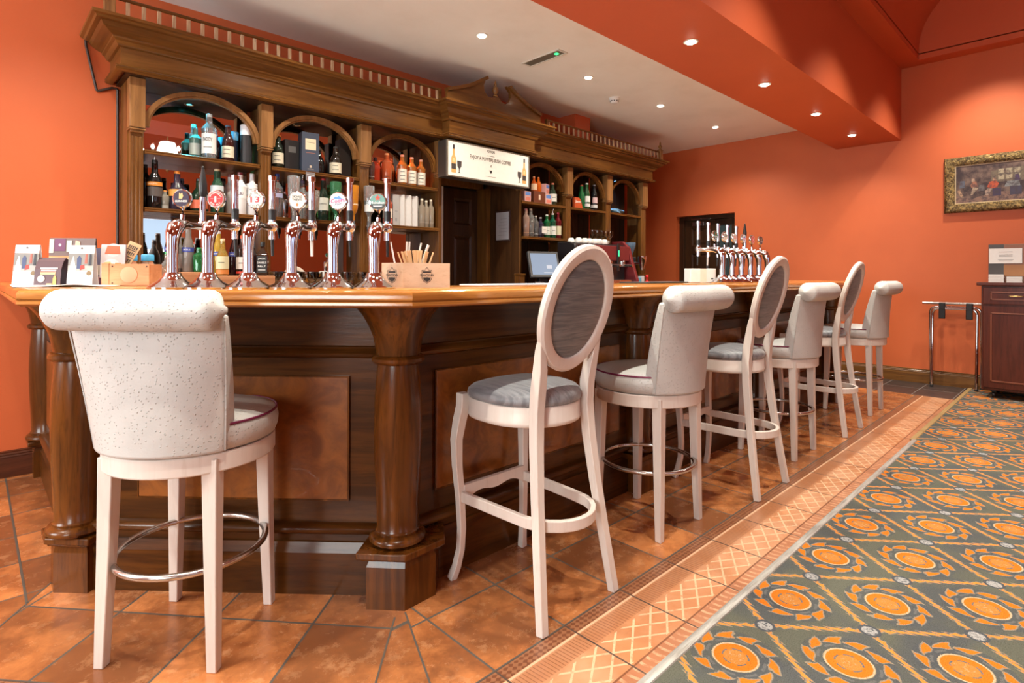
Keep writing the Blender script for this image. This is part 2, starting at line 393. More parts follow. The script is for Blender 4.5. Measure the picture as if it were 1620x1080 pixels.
        if not flip:
            import bmesh
            bm = bmesh.new(); bm.from_mesh(me); bmesh.ops.recalc_face_normals(bm, faces=bm.faces); bm.to_mesh(me); bm.free()
        if smooth_:
            for p in me.polygons: p.use_smooth = True
            me.set_sharp_from_angle(angle=rad(smooth_))
        o = bpy.data.objects.new(name, me); C.objects.link(o)
        if parent is not None:
            o.parent = parent
            if world and '_o' in parent: o['_o'] = parent['_o']
        if bev:
            b = o.modifiers.new('bevel', 'BEVEL'); b.width = bev; b.segments = seg; b.limit_method = 'ANGLE'; b.angle_limit = rad(40); b.harden_normals = False
        if kind: o['kind'] = kind
        if label: o['label'] = label
        return o
_gl = {}
def glyphs(txt):
    if txt in _gl: return _gl[txt]
    cu = bpy.data.curves.new('t', 'FONT'); cu.body = txt; cu.align_x = 'CENTER'; cu.align_y = 'CENTER'; cu.size = 1.0; cu.resolution_u = 2; cu.offset = 0.018
    ob = bpy.data.objects.new('t', cu); C.objects.link(ob); bpy.context.view_layer.update()
    dg = bpy.context.evaluated_depsgraph_get(); me = bpy.data.meshes.new_from_object(ob.evaluated_get(dg))
    vs = [(v.co.x, v.co.y) for v in me.vertices]; fs = [list(p.vertices) for p in me.polygons]
    bpy.data.objects.remove(ob); bpy.data.curves.remove(cu); bpy.data.meshes.remove(me)
    x0 = min(v[0] for v in vs); x1 = max(v[0] for v in vs); y0 = min(v[1] for v in vs); y1 = max(v[1] for v in vs)
    vs = [(x - (x0 + x1) / 2, y - (y0 + y1) / 2) for x, y in vs]
    _gl[txt] = (vs, fs, (x1 - x0, y1 - y0)); return _gl[txt]
def thing(name, label, cat, loc=(0, 0, 0), rz=0.0, group=None):
    o = bpy.data.objects.new(name, None); C.objects.link(o); o.location = loc; o.rotation_euler = (0, 0, rz); o.empty_display_size = 0.1
    o['label'] = label; o['category'] = cat; o['_o'] = tuple(loc)
    if group: o['group'] = group
    return o
def tag(o, label, cat, group=None):
    o['label'] = label; o['category'] = cat
    if group: o['group'] = group
    return o
def move_origin(o, loc):
    """put a single-mesh thing's origin at its base"""
    v = Vector(loc); o.data.transform(Matrix.Translation(-v)); o.location = v; return o
def kids(o): return [c for c in bpy.data.objects if c.parent == o]
def dup(o, loc=None, rz=None, label=None, group=None):
    def rec(a, par):
        c = a.copy(); C.objects.link(c)
        if par is not None: c.parent = par; c.matrix_parent_inverse = a.matrix_parent_inverse.copy()
        for k in KID.get(a.name, []): rec(k, c)
        return c
    KID = {}
    for k in bpy.data.objects:
        if k.parent is not None: KID.setdefault(k.parent.name, []).append(k)
    r = rec(o, None)
    if loc is not None: r.location = loc
    if rz is not None: r.rotation_euler = (0, 0, rz)
    if label: r['label'] = label
    if group: r['group'] = group
    return r
def arc(cx, cy, r, a0, a1, n, z=None):
    out = []
    for i in range(n + 1):
        a = rad(a0 + (a1 - a0) * i / n); p = (cx + r * math.cos(a), cy + r * math.sin(a)); out.append(p if z is None else (*p, z))
    return out
def rrect(w, h, r, n=4):
    o = []
    for cx, cy, a in ((w / 2 - r, h / 2 - r, 0), (-w / 2 + r, h / 2 - r, 90), (-w / 2 + r, -h / 2 + r, 180), (w / 2 - r, -h / 2 + r, 270)): o += arc(cx, cy, r, a, a + 90, n)
    return o

# ================================================================== THE ROOM
def quad(name, pts, m, kind='structure', th=0.06, n=None):
    """flat slab with real thickness away from the room; n = outward normal"""
    n = Vector(n); b = MB(); p = [Vector(q) for q in pts]; k = len(p)
    b.add([tuple(q) for q in p] + [tuple(q + n * th) for q in p], [list(range(k)), list(range(k, 2 * k))[::-1]] + [(i, (i + 1) % k, k + (i + 1) % k, k + i) for i in range(k)])
    return b.build(name, m, kind=kind, smooth_=0)
LX, FY = -3.0, -4.2
# back wall behind the bar (stops at 5.5, a recess goes on behind), doorway to the store
b = MB()
b.bb(LX, 3.08, WY, WY + 0.10, 0, CZ); b.bb(4.16, 5.50, WY, WY + 0.10, 0, CZ); b.bb(3.08, 4.16, WY, WY + 0.10, 2.44, CZ)
b.build('wall_back', M_WALL, kind='structure', smooth_=0)
MB().bb(5.50, EX + 0.1, 5.6, 5.7, 0, CZ).build('wall_recess', M_WALL, kind='structure', smooth_=0)
MB().bb(5.40, 5.50, WY + 0.1, 5.6, 0, CZ).build('wall_recess_side', M_WALL, kind='structure', smooth_=0)
# boxed-in duct high on the back wall
MB().bb(5.05, 5.33, 4.20, WY, 2.72, CZ).build('trim_1', M_BEAM, kind='structure', smooth_=0)
# end wall with the door opening, full height towards the tall room
DY0, DY1, DZ = 3.51, 4.42, 2.08
b = MB(); b.bb(EX, EX + 0.22, 1.56, DY0, 0, CZ); b.bb(EX, EX + 0.22, DY1, 5.7, 0, CZ); b.bb(EX, EX + 0.22, DY0, DY1, DZ, CZ)
b.bb(EX, EX + 0.22, FY, 1.56, 0, HZ + 0.02)
b.build('wall_end', M_WALL, kind='structure', smooth_=0)
MB().bb(LX - 0.1, LX, FY, WY + 0.1, 0, HZ).build('wall_left', M_WALL, kind='structure', smooth_=0)
b = MB(); Wn = [(-1.6, -0.1), (1.6, 3.1)]
b.bb(LX, -1.6, FY - 0.1, FY, 0, HZ); b.bb(-0.1, 1.6, FY - 0.1, FY, 0, HZ); b.bb(3.1, EX + 0.22, FY - 0.1, FY, 0, HZ)
for x0, x1 in Wn: b.bb(x0, x1, FY - 0.1, FY, 0, 0.95); b.bb(x0, x1, FY - 0.1, FY, 2.35, HZ)
b.build('wall_front', M_WALL, kind='structure', smooth_=0)
sky = emit('daylight_sky', (0.55, 0.75, 1.0), 1.4)
for i, (x0, x1) in enumerate(Wn):
    b = MB(); b.bb(x0, x1, FY - 0.07, FY - 0.06, 0.95, 2.35); win = b.build('window_%d' % (i + 1), sky, kind='structure', smooth_=0)
    b = MB()
    for x in (x0 + 0.03, (x0 + x1) / 2, x1 - 0.03): b.bb(x - 0.03, x + 0.03, FY - 0.055, FY - 0.01, 0.95, 2.35)
    for z in (0.98, 1.65, 2.32): b.bb(x0, x1, FY - 0.054, FY - 0.011, z - 0.03, z + 0.03)
    b.build('window_frame', M_WHITE, win, smooth_=0)
# low ceiling and beam
MB().bb(LX, EX + 0.2, BY1 - 0.02, 5.7, CZ, CZ + 0.08).build('ceiling', M_CEIL, kind='structure', smooth_=0)
b = MB(); b.bb(LX, EX, BY0, BY1, BZ, HZ); b.build('ceiling_beam', M_BEAM, kind='structure', smooth_=0)
# tall ceiling: flat ledge round a barrel vault
b = MB(); b.bb(LX, EX, 1.36, BY0 + 0.02, HZ, HZ + 0.07); b.bb(EX - 0.2, EX + 0.2, FY, 1.36, HZ, HZ + 0.07); b.bb(LX, EX, FY, FY + 0.2, HZ, HZ + 0.07); b.bb(LX, LX + 0.2, FY + 0.2, 1.36, HZ, HZ + 0.07)
b.build('ceiling_ledge', M_BEAM, kind='structure', smooth_=0)
b = MB(); yc, ry, rz_ = (1.36 + FY + 0.2) / 2, (1.36 - FY - 0.2) / 2, 1.25; N = 32
pr = [(yc + ry * math.cos(PI * i / N), HZ + 0.07 + 0.06 + rz_ * math.sin(PI * i / N)) for i in range(N + 1)]
pr = [(pr[0][0], HZ + 0.06)] + pr + [(pr[-1][0], HZ + 0.06)]
vs = [(x, y, z) for x in (LX + 0.2, EX - 0.2) for y, z in pr]; m_ = len(pr)
b.add(vs, [(i, i + 1, m_ + i + 1, m_ + i) for i in range(m_ - 1)] + [list(range(m_, 2 * m_)), list(range(m_))[::-1]])
b.build('ceiling_vault', M_BEAM, kind='structure', smooth_=40, flip=True)
# baseboards
sk = [(0, 0), (0.022, 0), (0.022, 0.10), (0.019, 0.115), (0.021, 0.12), (0.015, 0.128), (0.017, 0.134), (0.010, 0.142), (0.012, 0.15), (0, 0.155)]
MB().mitre([(LX, WY), (0.30, WY)], sk).build('baseboard_back', M_SKIRTD, kind='structure')
MB().mitre([(EX, 5.5), (EX, 4.45)], sk).build('baseboard_end', M_SKIRT, kind='structure')
MB().mitre([(EX, 3.49), (EX, FY)], sk).build('baseboard_end_2', M_SKIRT, kind='structure')

b = MB(); b.bb(LX - 0.02, LX + 0.01, -0.9, 0.5, 0.95, 2.45); b.build('window_3', sky, kind='structure', smooth_=0)  # glowing panes out of view, added to go with the left-hand daylight
b = MB(); b.bb(LX - 0.02, LX + 0.01, 2.5, 3.9, 0.95, 2.45); b.build('window_4', sky, kind='structure', smooth_=0)
# ---------------------------------------------------------------- floor: tiles laid parallel to each bar face
def floor_poly(b, pts, mi, fu):
    b.cur = mi; b.add([(x, y, 0.0) for x, y in pts], [list(range(len(pts)))], [[fu(x, y) for x, y in pts]])
PT, PX = 0.32, 0.36
al = rad(-49.1); a1 = (math.cos(al), math.sin(al)); n1 = (math.sin(al), -math.cos(al))      # bar face A: along, outward
fB = lambda x, y: ((x - 1.147) / PT, (y - 1.614) / 0.354)
fBb = lambda x, y: ((x - 1.147) / PT, (y - 0.93) / 0.33)
fA = lambda x, y: ((x * a1[0] + y * a1[1] + 1.207) / 0.355 + 40, (x * n1[0] + y * n1[1] + 1.862) / 0.345 + 40)
fAb = lambda x, y: ((x * a1[0] + y * a1[1] + 1.207) / 0.355, 1 - (x * n1[0] + y * n1[1] + 1.517) / 0.33)
fC = lambda x, y: ((y - 3.095) / 0.32 + 80, (x - 0.15) / 0.35 + 80)
def An(nv, tv): return (a1[0] * tv + n1[0] * nv, a1[1] * tv + n1[1] * nv)
s1, s2 = (1.104, 1.712), (1.104, 1.712)
def seam(y, k): return {1: (1.093 - (1.723 - y) * 0.908, y), 2: (1.115 - (1.701 - y) * 0.406, y)}[k]
b = MB()
floor_poly(b, [(1.30, 2.2), seam(1.70, 2), seam(1.26, 2), (6.87, 1.26), (6.87, 4.4), (1.30, 4.4)], 0, fB)
floor_poly(b, [seam(1.26, 2), seam(0.93, 2), (6.87, 0.93), (6.87, 1.26)], 1, fBb)
# wedge between the two seams
def fW(x, y): return (200.5, 200 + (1.66 - y) / 0.62 + (0.0 if y < 1.66 else -0.02))
floor_poly(b, [(1.24, 1.93), seam(1.70, 1), seam(1.25, 1), seam(1.05, 2), seam(1.70, 2)], 0, fW)
q1 = An(-1.517, 0); 
# line A/border meets seam 1
def hit_seam1(nv):
    # solve for y on seam 1 with n = nv
    lo, hi = 0.2, 1.9
    for _ in range(50):
        mid = (lo + hi) / 2; x, y = seam(mid, 1)
        if x * n1[0] + y * n1[1] < nv: hi = mid
        else: lo = mid
    return seam((lo + hi) / 2, 1)
def hit_seamC(nv):
    lo, hi = 0.0, 3.0
    for _ in range(50):
        mid = (lo + hi) / 2; x, y = 0.15 - 0.55 * mid, 2.697 - 0.83 * mid
        if x * n1[0] + y * n1[1] > nv: hi = mid
        else: lo = mid
    return (0.15 - 0.55 * lo, 2.697 - 0.83 * lo)
h1, h2 = hit_seam1(-1.517), hit_seam1(-1.187); c1, c2 = hit_seamC(-1.517), hit_seamC(-1.187)
floor_poly(b, [(1.24, 1.93), (1.3, 2.2), (0.52, 3.10), (0.34, 2.984), (0.15, 2.697), c1, h1, seam(1.70, 1)], 0, fA)
floor_poly(b, [c1, c2, h2, h1], 1, fAb)
floor_poly(b, [(0.15, 2.697), (0.34, 2.984), (0.34, 4.45), (c2[0] - 0.1, 4.45), c2, c1], 0, fC)
floor_poly(b, [seam(1.25, 1), h1, h2, (0.72, 0.93), seam(0.93, 2), seam(1.05, 2)], 0, lambda x, y: (300.5 + x * 0.4, 300.5 + y * 0.4))
floor_poly(b, [(0.34, 4.45), (0.34, 2.984), (0.52, 3.10), (1.30, 2.2), (1.30, 4.45)], 0, fC)
b.build('floor', [M_TILE, M_BORDER], kind='structure', smooth_=0, flip=True)
b = MB(); floor_poly(b, [(6.87, 0.90), (EX, 0.90), (EX, 5.6), (6.87, 5.6)], 0, lambda x, y: ((y - 1.30) / 0.33 + 500, (x - 6.87) / 0.42))
floor_poly(b, [(1.3, 4.4), (6.87, 4.4), (6.87, 5.6), (1.3, 5.6)], 0, lambda x, y: (x / 0.33, y / 0.42))
b.build('floor_slate', [M_SLATE], kind='structure', smooth_=0, flip=True)
b = MB(); b.add([(x, y, 0.003) for x, y in [(1.5, 2.5), (6.6, 2.5), (6.6, 3.86), (0.72, 3.86), (0.72, 2.95)]], [(0, 1, 2, 3, 4)]); b.build('floor_bar', plain((0.62, 0.60, 0.56), 0.5), kind='structure', smooth_=0, flip=True)  # pale unseen sheet behind the bar, added to bounce light up to the ceiling
# carpet
ce = [(0.72, 0.915), h2, c2, (c2[0] - 0.1, WY)]
b = MB(); b.add([(x, y, 0.004) for x, y in [(LX, FY), (EX, FY), (EX, 0.915), (0.72, 0.915)]] + [(LX, 0.915, 0.004)], [(0, 1, 2, 3, 4)])
b.add([(x, y, 0.004) for x, y in [(LX, 0.915), (0.72, 0.915), h2, c2, (c2[0] - 0.1, WY), (LX, WY)]], [(0, 1, 2, 3, 4, 5)])
b.build('floor_carpet', M_CARPET, kind='structure', smooth_=0, flip=True)
MB().bb(LX - 0.1, EX + 0.3, FY - 0.2, 5.8, -0.12, -0.004).build('floor_slab', M_RUBBER, kind='structure', smooth_=0)
for i, (p, q) in enumerate(((seam(1.70, 1), h2), (seam(1.70, 2), seam(0.93, 2)), ((0.30, 2.92), c2), ((0.15, 2.697), (0.15, 4.42)))):
    b = MB(); d_ = (Vector(q) - Vector(p)); m_ = (Vector(q) + Vector(p)) / 2; b.box((m_.x, m_.y, 0.0002), (d_.length, 0.006, 0.0012), math.atan2(d_.y, d_.x)); b.build('floor_joint', plain((0.085, 0.07, 0.055), 0.8), kind='structure', smooth_=0)
# threshold strips between tile and carpet
alu = new_mat('worn_aluminium_strip', (0.62, 0.60, 0.56), 0.4, 0.35); nn = noise(coords(), 12, 5, 0.7, (0.5, 6, 6)); link_color(cmix((0.46, 0.45, 0.42), (0.26, 0.24, 0.21), smooth(nn, 0.35, 0.75))); bump(nn, 0.3, 0.003)
st = [(-0.017, 0.003), (0.017, 0.003), (0.014, 0.008), (0.006, 0.011), (-0.006, 0.011), (-0.014, 0.008)]
MB().mitre([(0.5, 0.917), (4.95, 0.917)], st).build('trim_2', alu, kind='structure')
MB().mitre([(4.951, 0.93), (EX, 0.93)], [(-0.02, 0.002), (0.02, 0.002), (0.015, 0.008), (-0.015, 0.008)]).build('trim_3', plain((0.34, 0.22, 0.09), 0.5), kind='structure')

# ---------------------------------------------------------------- doors
def panelled(b, x0, x1, z0, z1, y, rows, cols, depth=0.012):
    """raised panels on a door face looking towards -y"""
    for zr0, zr1 in rows:
        for c0, c1 in cols:
            b.add([(c0, y, zr0), (c1, y, zr0), (c1, y, zr1), (c0, y, zr1), (c0 + .02, y + depth, zr0 + .02), (c1 - .02, y + depth, zr0 + .02), (c1 - .02, y + depth, zr1 - .02), (c0 + .02, y + depth, zr1 - .02),
                   (c0 + .045, y + .002, zr0 + .045), (c1 - .045, y + .002, zr0 + .045), (c1 - .045, y + .002, zr1 - .045), (c0 + .045, y + .002, zr1 - .045)],
                  [(0, 1, 5, 4), (1, 2, 6, 5), (2, 3, 7, 6), (3, 0, 4, 7), (4, 5, 9, 8), (5, 6, 10, 9), (6, 7, 11, 10), (7, 4, 8, 11), (8, 9, 10, 11)])
def door_leaf(x0, x1, z1, y, rows, cols, T=None):
    b = MB()
    if T is not None: b.T = T
    # stiles and rails around the panels
    xsx = [x0] + [c for p in cols for c in p] + [x1]; zsz = [0.01] + [c for p in rows for c in p] + [z1]
    for i in range(0, len(xsx), 2): b.bb(xsx[i], xsx[i + 1], y, y + 0.04, 0.01, z1)
    for i in range(0, len(zsz), 2):
        for c0, c1 in cols: b.bb(c0, c1, y + 0.0003, y + 0.0397, zsz[i], zsz[i + 1])
    panelled(b, x0, x1, 0, z1, y + 0.004, rows, cols, 0.014)
    for r0, r1 in rows:
        for c0, c1 in cols: b.bb(c0, c1, y + 0.02, y + 0.03, r0, r1)
    return b
d1 = door_leaf(3.60, 4.06, 2.12, 4.78, [(0.15, 0.80), (0.90, 1.62), (1.74, 2.02)], [(3.73, 3.98)]).build('door_1', M_DOOR, kind='structure', smooth_=0)
b = MB(); b.bb(3.53, 3.555, 4.73, 4.80, 0, 2.12); b.build('edge_strip', M_WHITE, d1, bev=0.003)
b = MB(); b.bb(4.062, 4.118, 4.62, 4.80, 0, 2.14); b.bb(3.12, 3.52, 4.76, 4.80, 0, 2.14); b.bb(3.12, 4.118, 4.74, 4.81, 2.14, 2.45); b.build('door_frame', M_CAB, d1, bev=0.004)
TE = Matrix.Translation((EX, 0, 0)) @ Matrix.Rotation(-PI / 2, 4, 'Z')     # local x -> -Y world, local y -> +X world
yy = lambda Y: -Y
d2 = door_leaf(-4.34, -3.86, 2.02, 0.14, [(0.2, 0.9), (1.02, 1.52), (1.64, 1.90)], [(-4.24, -3.96)], TE).build('door_2', M_DOOR, kind='structure', smooth_=0)
b = MB(); b.T = TE
for x0, x1 in ((-3.855, -3.80), (-3.62, -3.56)): b.bb(x0, x1, 0.14, 0.18, 0.01, 2.02)
b.bb(-3.80, -3.62, 0.14, 0.18, 0.01, 0.25); b.bb(-3.80, -3.62, 0.14, 0.18, 1.93, 2.02); b.build('side_leaf', M_DOOR, d2, bev=0.003)
b = MB(); b.T = TE; b.bb(-3.80, -3.62, 0.155, 0.162, 0.25, 1.93); b.build('glass_pane', plain((0.05, 0.075, 0.08), 0.08), d2, smooth_=0)
b = MB(); b.T = TE
b.bb(-4.42, -4.345, 0.10, 0.20, 0, 2.08); b.bb(-3.56, -3.51, 0.10, 0.20, 0, 2.08); b.bb(-4.345, -3.56, 0.10, 0.20, 2.022, 2.08); b.build('door_frame', M_DOOR, d2, bev=0.003)
b = MB(); b.T = TE; b.bb(-4.20, -4.02, 0.085, 0.138, 1.93, 1.99); b.box((-4.12, 0.10, 2.003), (0.02, 0.02, 0.03)); b.bb(-4.22, -3.90, 0.075, 0.095, 2.022, 2.042); b.build('door_closer', M_STEEL, d2, bev=0.004)
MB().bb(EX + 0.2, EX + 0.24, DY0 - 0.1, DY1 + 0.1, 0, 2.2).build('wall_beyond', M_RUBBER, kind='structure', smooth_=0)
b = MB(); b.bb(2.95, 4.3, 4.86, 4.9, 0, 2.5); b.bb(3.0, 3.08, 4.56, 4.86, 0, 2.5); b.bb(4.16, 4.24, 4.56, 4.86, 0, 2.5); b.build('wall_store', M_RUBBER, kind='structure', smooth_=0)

# ================================================================== THE BAR
BP = [(0.30, 4.44), (0.30, 2.68), (1.155, 1.80), (6.02, 1.80), (6.55, 2.5)]
bar = thing('bar_counter', 'long dark-stained oak bar counter with columns, burr panels and a cut-off corner', 'bar counter', (1.15, 1.95, 0))
def sect(o0, o1, z0, z1, r=0.0):
    return [(o0, z0), (o1, z0), (o1, z1), (o0, z1)]
MB().mitre(BP, [(-0.08, 0.0), (-0.022, 0.0), (-0.022, 1.096), (-0.08, 1.096)]).build('front_panelling', M_BARX, bar)
MB().mitre(BP, [(-0.022, 0.0), (0.0, 0.0), (0.0, 0.155), (-0.014, 0.19), (-0.022, 0.192)]).build('base_board', M_BARX, bar, 20)
MB().mitre(BP, [(-0.022, 0.225), (-0.004, 0.225), (0.010, 0.233), (0.014, 0.243), (0.010, 0.254), (-0.004, 0.262), (-0.022, 0.264)]).build('lower_moulding', M_BARX, bar, 50)
MB().mitre(BP, [(-0.022, 0.885), (-0.012, 0.885), (0.000, 0.892), (0.004, 0.903), (-0.002, 0.912), (-0.010, 0.917), (-0.012, 0.926), (-0.022, 0.93)]).build('upper_moulding', M_BARX, bar, 50)
def burr(p0, p1, z0, z1):
    p0, p1 = Vector(p0), Vector(p1); d = (p1 - p0).normalized(); n = Vector((d.y, -d.x)); b = MB(); vs = []
    L = (p1 - p0).length; ang = math.atan2(d.y, d.x); c = (p0 + p1) / 2 + n * (-0.014)
    b.box((c.x, c.y, (z0 + z1) / 2), (L, 0.006, z1 - z0), ang); o = b.build('panel', M_BARP, bar, bev=0.002)
    b = MB(); w_ = 0.005
    for s0, s1, h0, h1 in ((-L / 2 - w_, L / 2 + w_, z0 - w_, z0), (-L / 2 - w_, L / 2 + w_, z1, z1 + w_), (-L / 2 - w_, -L / 2, z0, z1), (L / 2, L / 2 + w_, z0, z1)):
        q = c + d * (s0 + s1) / 2; b.box((q.x, q.y, (h0 + h1) / 2), (s1 - s0, 0.007, h1 - h0), ang)
    b.build('beading', M_BARZ, o)
burr((0.455, 2.521), (1.015, 1.944), 0.352, 0.812)
burr((1.33, 1.80), (2.56, 1.80), 0.352, 0.818)
burr((2.91, 1.80), (4.08, 1.80), 0.352, 0.818); burr((4.52, 1.80), (5.75, 1.80), 0.352, 0.818)
burr((0.30, 4.12), (0.30, 2.95), 0.352, 0.818)
def column(cx, cy, plinth, slab):
    R0 = (cx, cy, 0)
    b = MB(); b.lathe([(0.080, 0.25), (0.082, 0.262), (0.076, 0.27), (0.079, 0.36), (0.086, 0.50), (0.0885, 0.62), (0.086, 0.74), (0.078, 0.85), (0.076, 0.872)], R0, 32)
    c = b.build('column', M_BARZ, bar, 40)
    def clampw(o):
        for v in o.data.vertices: v.co.y = min(v.co.y, 4.446 - off.y)
        return o
    off = Vector(bar['_o'])
    def sub(bb_, name, m, sm=40, bev=0): 
        o = bb_.build(name, m, None, sm, bev); o.parent = c; o.data.transform(Matrix.Translation(-off)); clampw(o); return o
    b = MB(); b.lathe([(0.07, 0.216), (0.094, 0.218), (0.104, 0.228), (0.104, 0.238), (0.096, 0.248), (0.08, 0.253)], R0, 32); sub(b, 'base_ring', M_BARZ)
    b = MB(); b.lathe([(0.07, 0.868), (0.088, 0.872), (0.097, 0.882), (0.097, 0.893), (0.088, 0.902), (0.074, 0.906)], R0, 32); sub(b, 'neck_ring', M_BARZ)
    b = MB(); b.lathe([(0.080, 0.904), (0.084, 0.93), (0.092, 0.97), (0.108, 1.01), (0.130, 1.05), (0.158, 1.085), (0.165, 1.0955)], R0, 32); sub(b, 'capital', M_BARZ)
    b = MB(); b.prism(plinth, 0, 0.150); n = len(plinth); mx = sum(p[0] for p in plinth) / n; my = sum(p[1] for p in plinth) / n
    sh = [(mx + (x - mx) * 0.90, my + (y - my) * 0.90) for x, y in plinth]
    b.add([(x, y, 0.150) for x, y in plinth] + [(x, y, 0.182) for x, y in sh], [(i, (i + 1) % n, n + (i + 1) % n, n + i) for i in range(n)] + [list(range(n, 2 * n))]); sub(b, 'plinth', M_BARZ, 20)
    b = MB(); b.prism([(mx + (x - mx) * 1.10, my + (y - my) * 1.10) for x, y in slab], 0.190, 0.214); b.prism([(mx + (x - mx) * 1.0, my + (y - my) * 1.0) for x, y in slab], 0.180, 0.1905); sub(b, 'plinth_slab', M_BARZ, 20, 0.004)
pm = [(1.023, 1.812), (1.118, 1.708), (1.258, 1.716), (1.335, 1.80), (1.335, 1.90), (1.10, 1.90)]
column(1.15, 1.805, pm, [(1.000, 1.812), (1.110, 1.690), (1.272, 1.698), (1.345, 1.80), (1.335, 1.88), (1.10, 1.90)])
pl = [(0.226, 2.718), (0.318, 2.622), (0.40, 2.70), (0.34, 2.80), (0.226, 2.80)]
column(0.302, 2.715, pl, [(0.208, 2.712), (0.314, 2.600), (0.42, 2.70), (0.34, 2.82), (0.208, 2.82)])
for cx in (2.72, 4.30, 6.0):
    r = [(cx - .092, 1.722), (cx + .092, 1.722), (cx + .092, 1.87), (cx - .092, 1.87)]; column(cx, 1.805, r, [(cx - .102, 1.708), (cx + .102, 1.708), (cx + .102, 1.87), (cx - .102, 1.87)])
r = [(0.268, 4.315), (0.42, 4.315), (0.42, 4.445), (0.268, 4.445)]; column(0.335, 4.352, r, [(0.25, 4.30), (0.43, 4.30), (0.43, 4.445), (0.25, 4.445)])
# worktop
TPth = [(0.10, 4.445), (0.10, 2.305), (0.967, 1.44), (5.45, 1.44), (6.25, 1.64), (6.75, 2.3)]
tp = [(-0.60, 1.0965), (-0.012, 1.0965), (0.0, 1.104), (-0.001, 1.112), (-0.007, 1.116), (-0.001, 1.121), (0.0, 1.135), (-0.005, 1.145), (-0.016, TOP), (-0.60, TOP)]
top = MB().mitre(TPth, tp).build('worktop', M_TOP, None, 35); move_origin(top, (1.15, 1.75, 1.0965)); tag(top, 'honey-coloured varnished wooden worktop running along the whole bar counter', 'worktop')

# ================================================================== THE BACK-BAR CABINET
cab = thing('back_bar_cabinet', 'tall carved oak back-bar cabinet with arched bays, cornice and spindle gallery', 'cabinet', (3.6, 4.3, 0))
PY = 4.17
bays = [(0.79, 1.495), (1.58, 2.28), (2.375, 3.07), (4.15, 4.85), (4.95, 5.60), (5.71, 6.37)]
posts = [(0.705, 0.79), (1.495, 1.58), (2.28, 2.375), (3.07, 3.115), (4.12, 4.15), (4.85, 4.95), (5.60, 5.71), (6.37, 6.49)]
for i, (x0, x1) in enumerate(posts):
    b = MB(); b.bb(x0 + 0.006, x1 - 0.006, PY, PY + 0.05, 1.0, 2.10)
    for k in range(3):
        fx = x0 + 0.012 + (x1 - x0 - 0.024) * (k + 0.5) / 3; b.bb(fx - 0.006, fx + 0.006, PY - 0.004, PY + 0.001, 1.22, 2.06)
    p = b.build('pilaster', M_CAB, cab, bev=0.003)
    b = MB(); n_ = (x1 - x0) / 2; cx = (x0 + x1) / 2
    if n_ < 0.03: n_ = 0.032; 
    b.prism([(cx - n_, PY - 0.03), (cx + n_, PY - 0.03), (cx + n_, PY + 0.05), (cx - n_, PY + 0.05)], 2.11, 2.42)
    b.box((cx, PY + 0.012, 2.10), (n_ * 2 + 0.004, 0.088, 0.010)); b.box((cx, PY + 0.014, 2.088), (n_ * 2 - 0.014, 0.07, 0.016))
    o = b.build('pilaster_head', M_POST, None, 20, 0.003); o.parent = p; o.data.transform(Matrix.Translation(-Vector(cab['_o'])))
    b = MB(); b.bb(cx - n_ - 0.006, cx + n_ + 0.006, PY - 0.03, PY + 0.05, 1.041, 1.19); b.bb(cx - n_ - 0.012, cx + n_ + 0.012, PY - 0.036, PY + 0.05, 1.19, 1.212)
    o = b.build('pilaster_foot', M_CAB, None, 20, 0.003); o.parent = p; o.data.transform(Matrix.Translation(-Vector(cab['_o'])))
M_LIN = wood('doorway_lining_wood', (0.085, 0.036, 0.013), (0.048, 0.020, 0.008), 0.4, 'z')
# uprights between the bays and the two ends
for x0, x1 in posts:
    cx = (x0 + x1) / 2
    if cx < 0.8: cx = 0.72
    if cx > 6.4: cx = 6.47
    MB().bb(cx - 0.014, cx + 0.014, PY + 0.05, 4.445, 1.045, 2.42).build('upright', M_CAB, cab)
b = MB(); b.bb(4.119, 4.135, PY + 0.01, 4.70, 0, 2.42); b.build('door_lining', M_LIN, cab, label='dark lining of the doorway')
b = MB(); b.bb(3.10, 3.119, PY + 0.01, 4.70, 0, 2.42); b.build('door_lining', M_LIN, cab, label='dark lining of the doorway')
# arches
for x0, x1 in bays:
    cx, hw = (x0 + x1) / 2, (x1 - x0) / 2; b = MB()
    for rr, th, dy, dd in ((1.0, 0.020, 0.0, 0.055), (0.945, 0.012, 0.012, 0.035)):
        pth = [(cx - hw * rr * math.cos(PI * i / 28), PY + 0.01 + dy + dd / 2, 2.135 + (0.275 - (1 - rr) * 0.36) * math.sin(PI * i / 28)) for i in range(29)]
        b.sweep(pth, [(-dd / 2, -th), (dd / 2, -th), (dd / 2, th * 0.3), (-dd / 2, th * 0.3)], upv=(0, 1, 0)) if False else b.sweep(pth, [(-th, -dd / 2), (th * 0.4, -dd / 2), (th * 0.4, dd / 2), (-th, dd / 2)], upv=(0, 1, 0))
    b.build('arch', M_POST if x0 < 2 else M_CAB, cab, 30)
# shelves
def shelf(x0, x1, zt, y0=PY - 0.005):
    MB().mitre([(x0 + 0.001, y0), (x1 - 0.001, y0)], [(-0.27, zt - 0.028), (-0.004, zt - 0.028), (0, zt - 0.024), (0, zt - 0.016), (-0.004, zt - 0.014), (0.0, zt - 0.010), (0, zt - 0.003), (-0.004, zt), (-0.27, zt)]).build('shelf', M_CABU, cab, 30)
SH1, SH2, CT = 1.985, 1.62, 1.045
for i, (x0, x1) in enumerate(bays):
    shelf(x0, x1, SH1 if i < 3 else SH1 - 0.008)
    if i < 4: shelf(x0 - (0.0), x1, SH2 if i < 3 else SH2 - 0.015, PY - (0.03 if i in (2, 3) else 0.005))
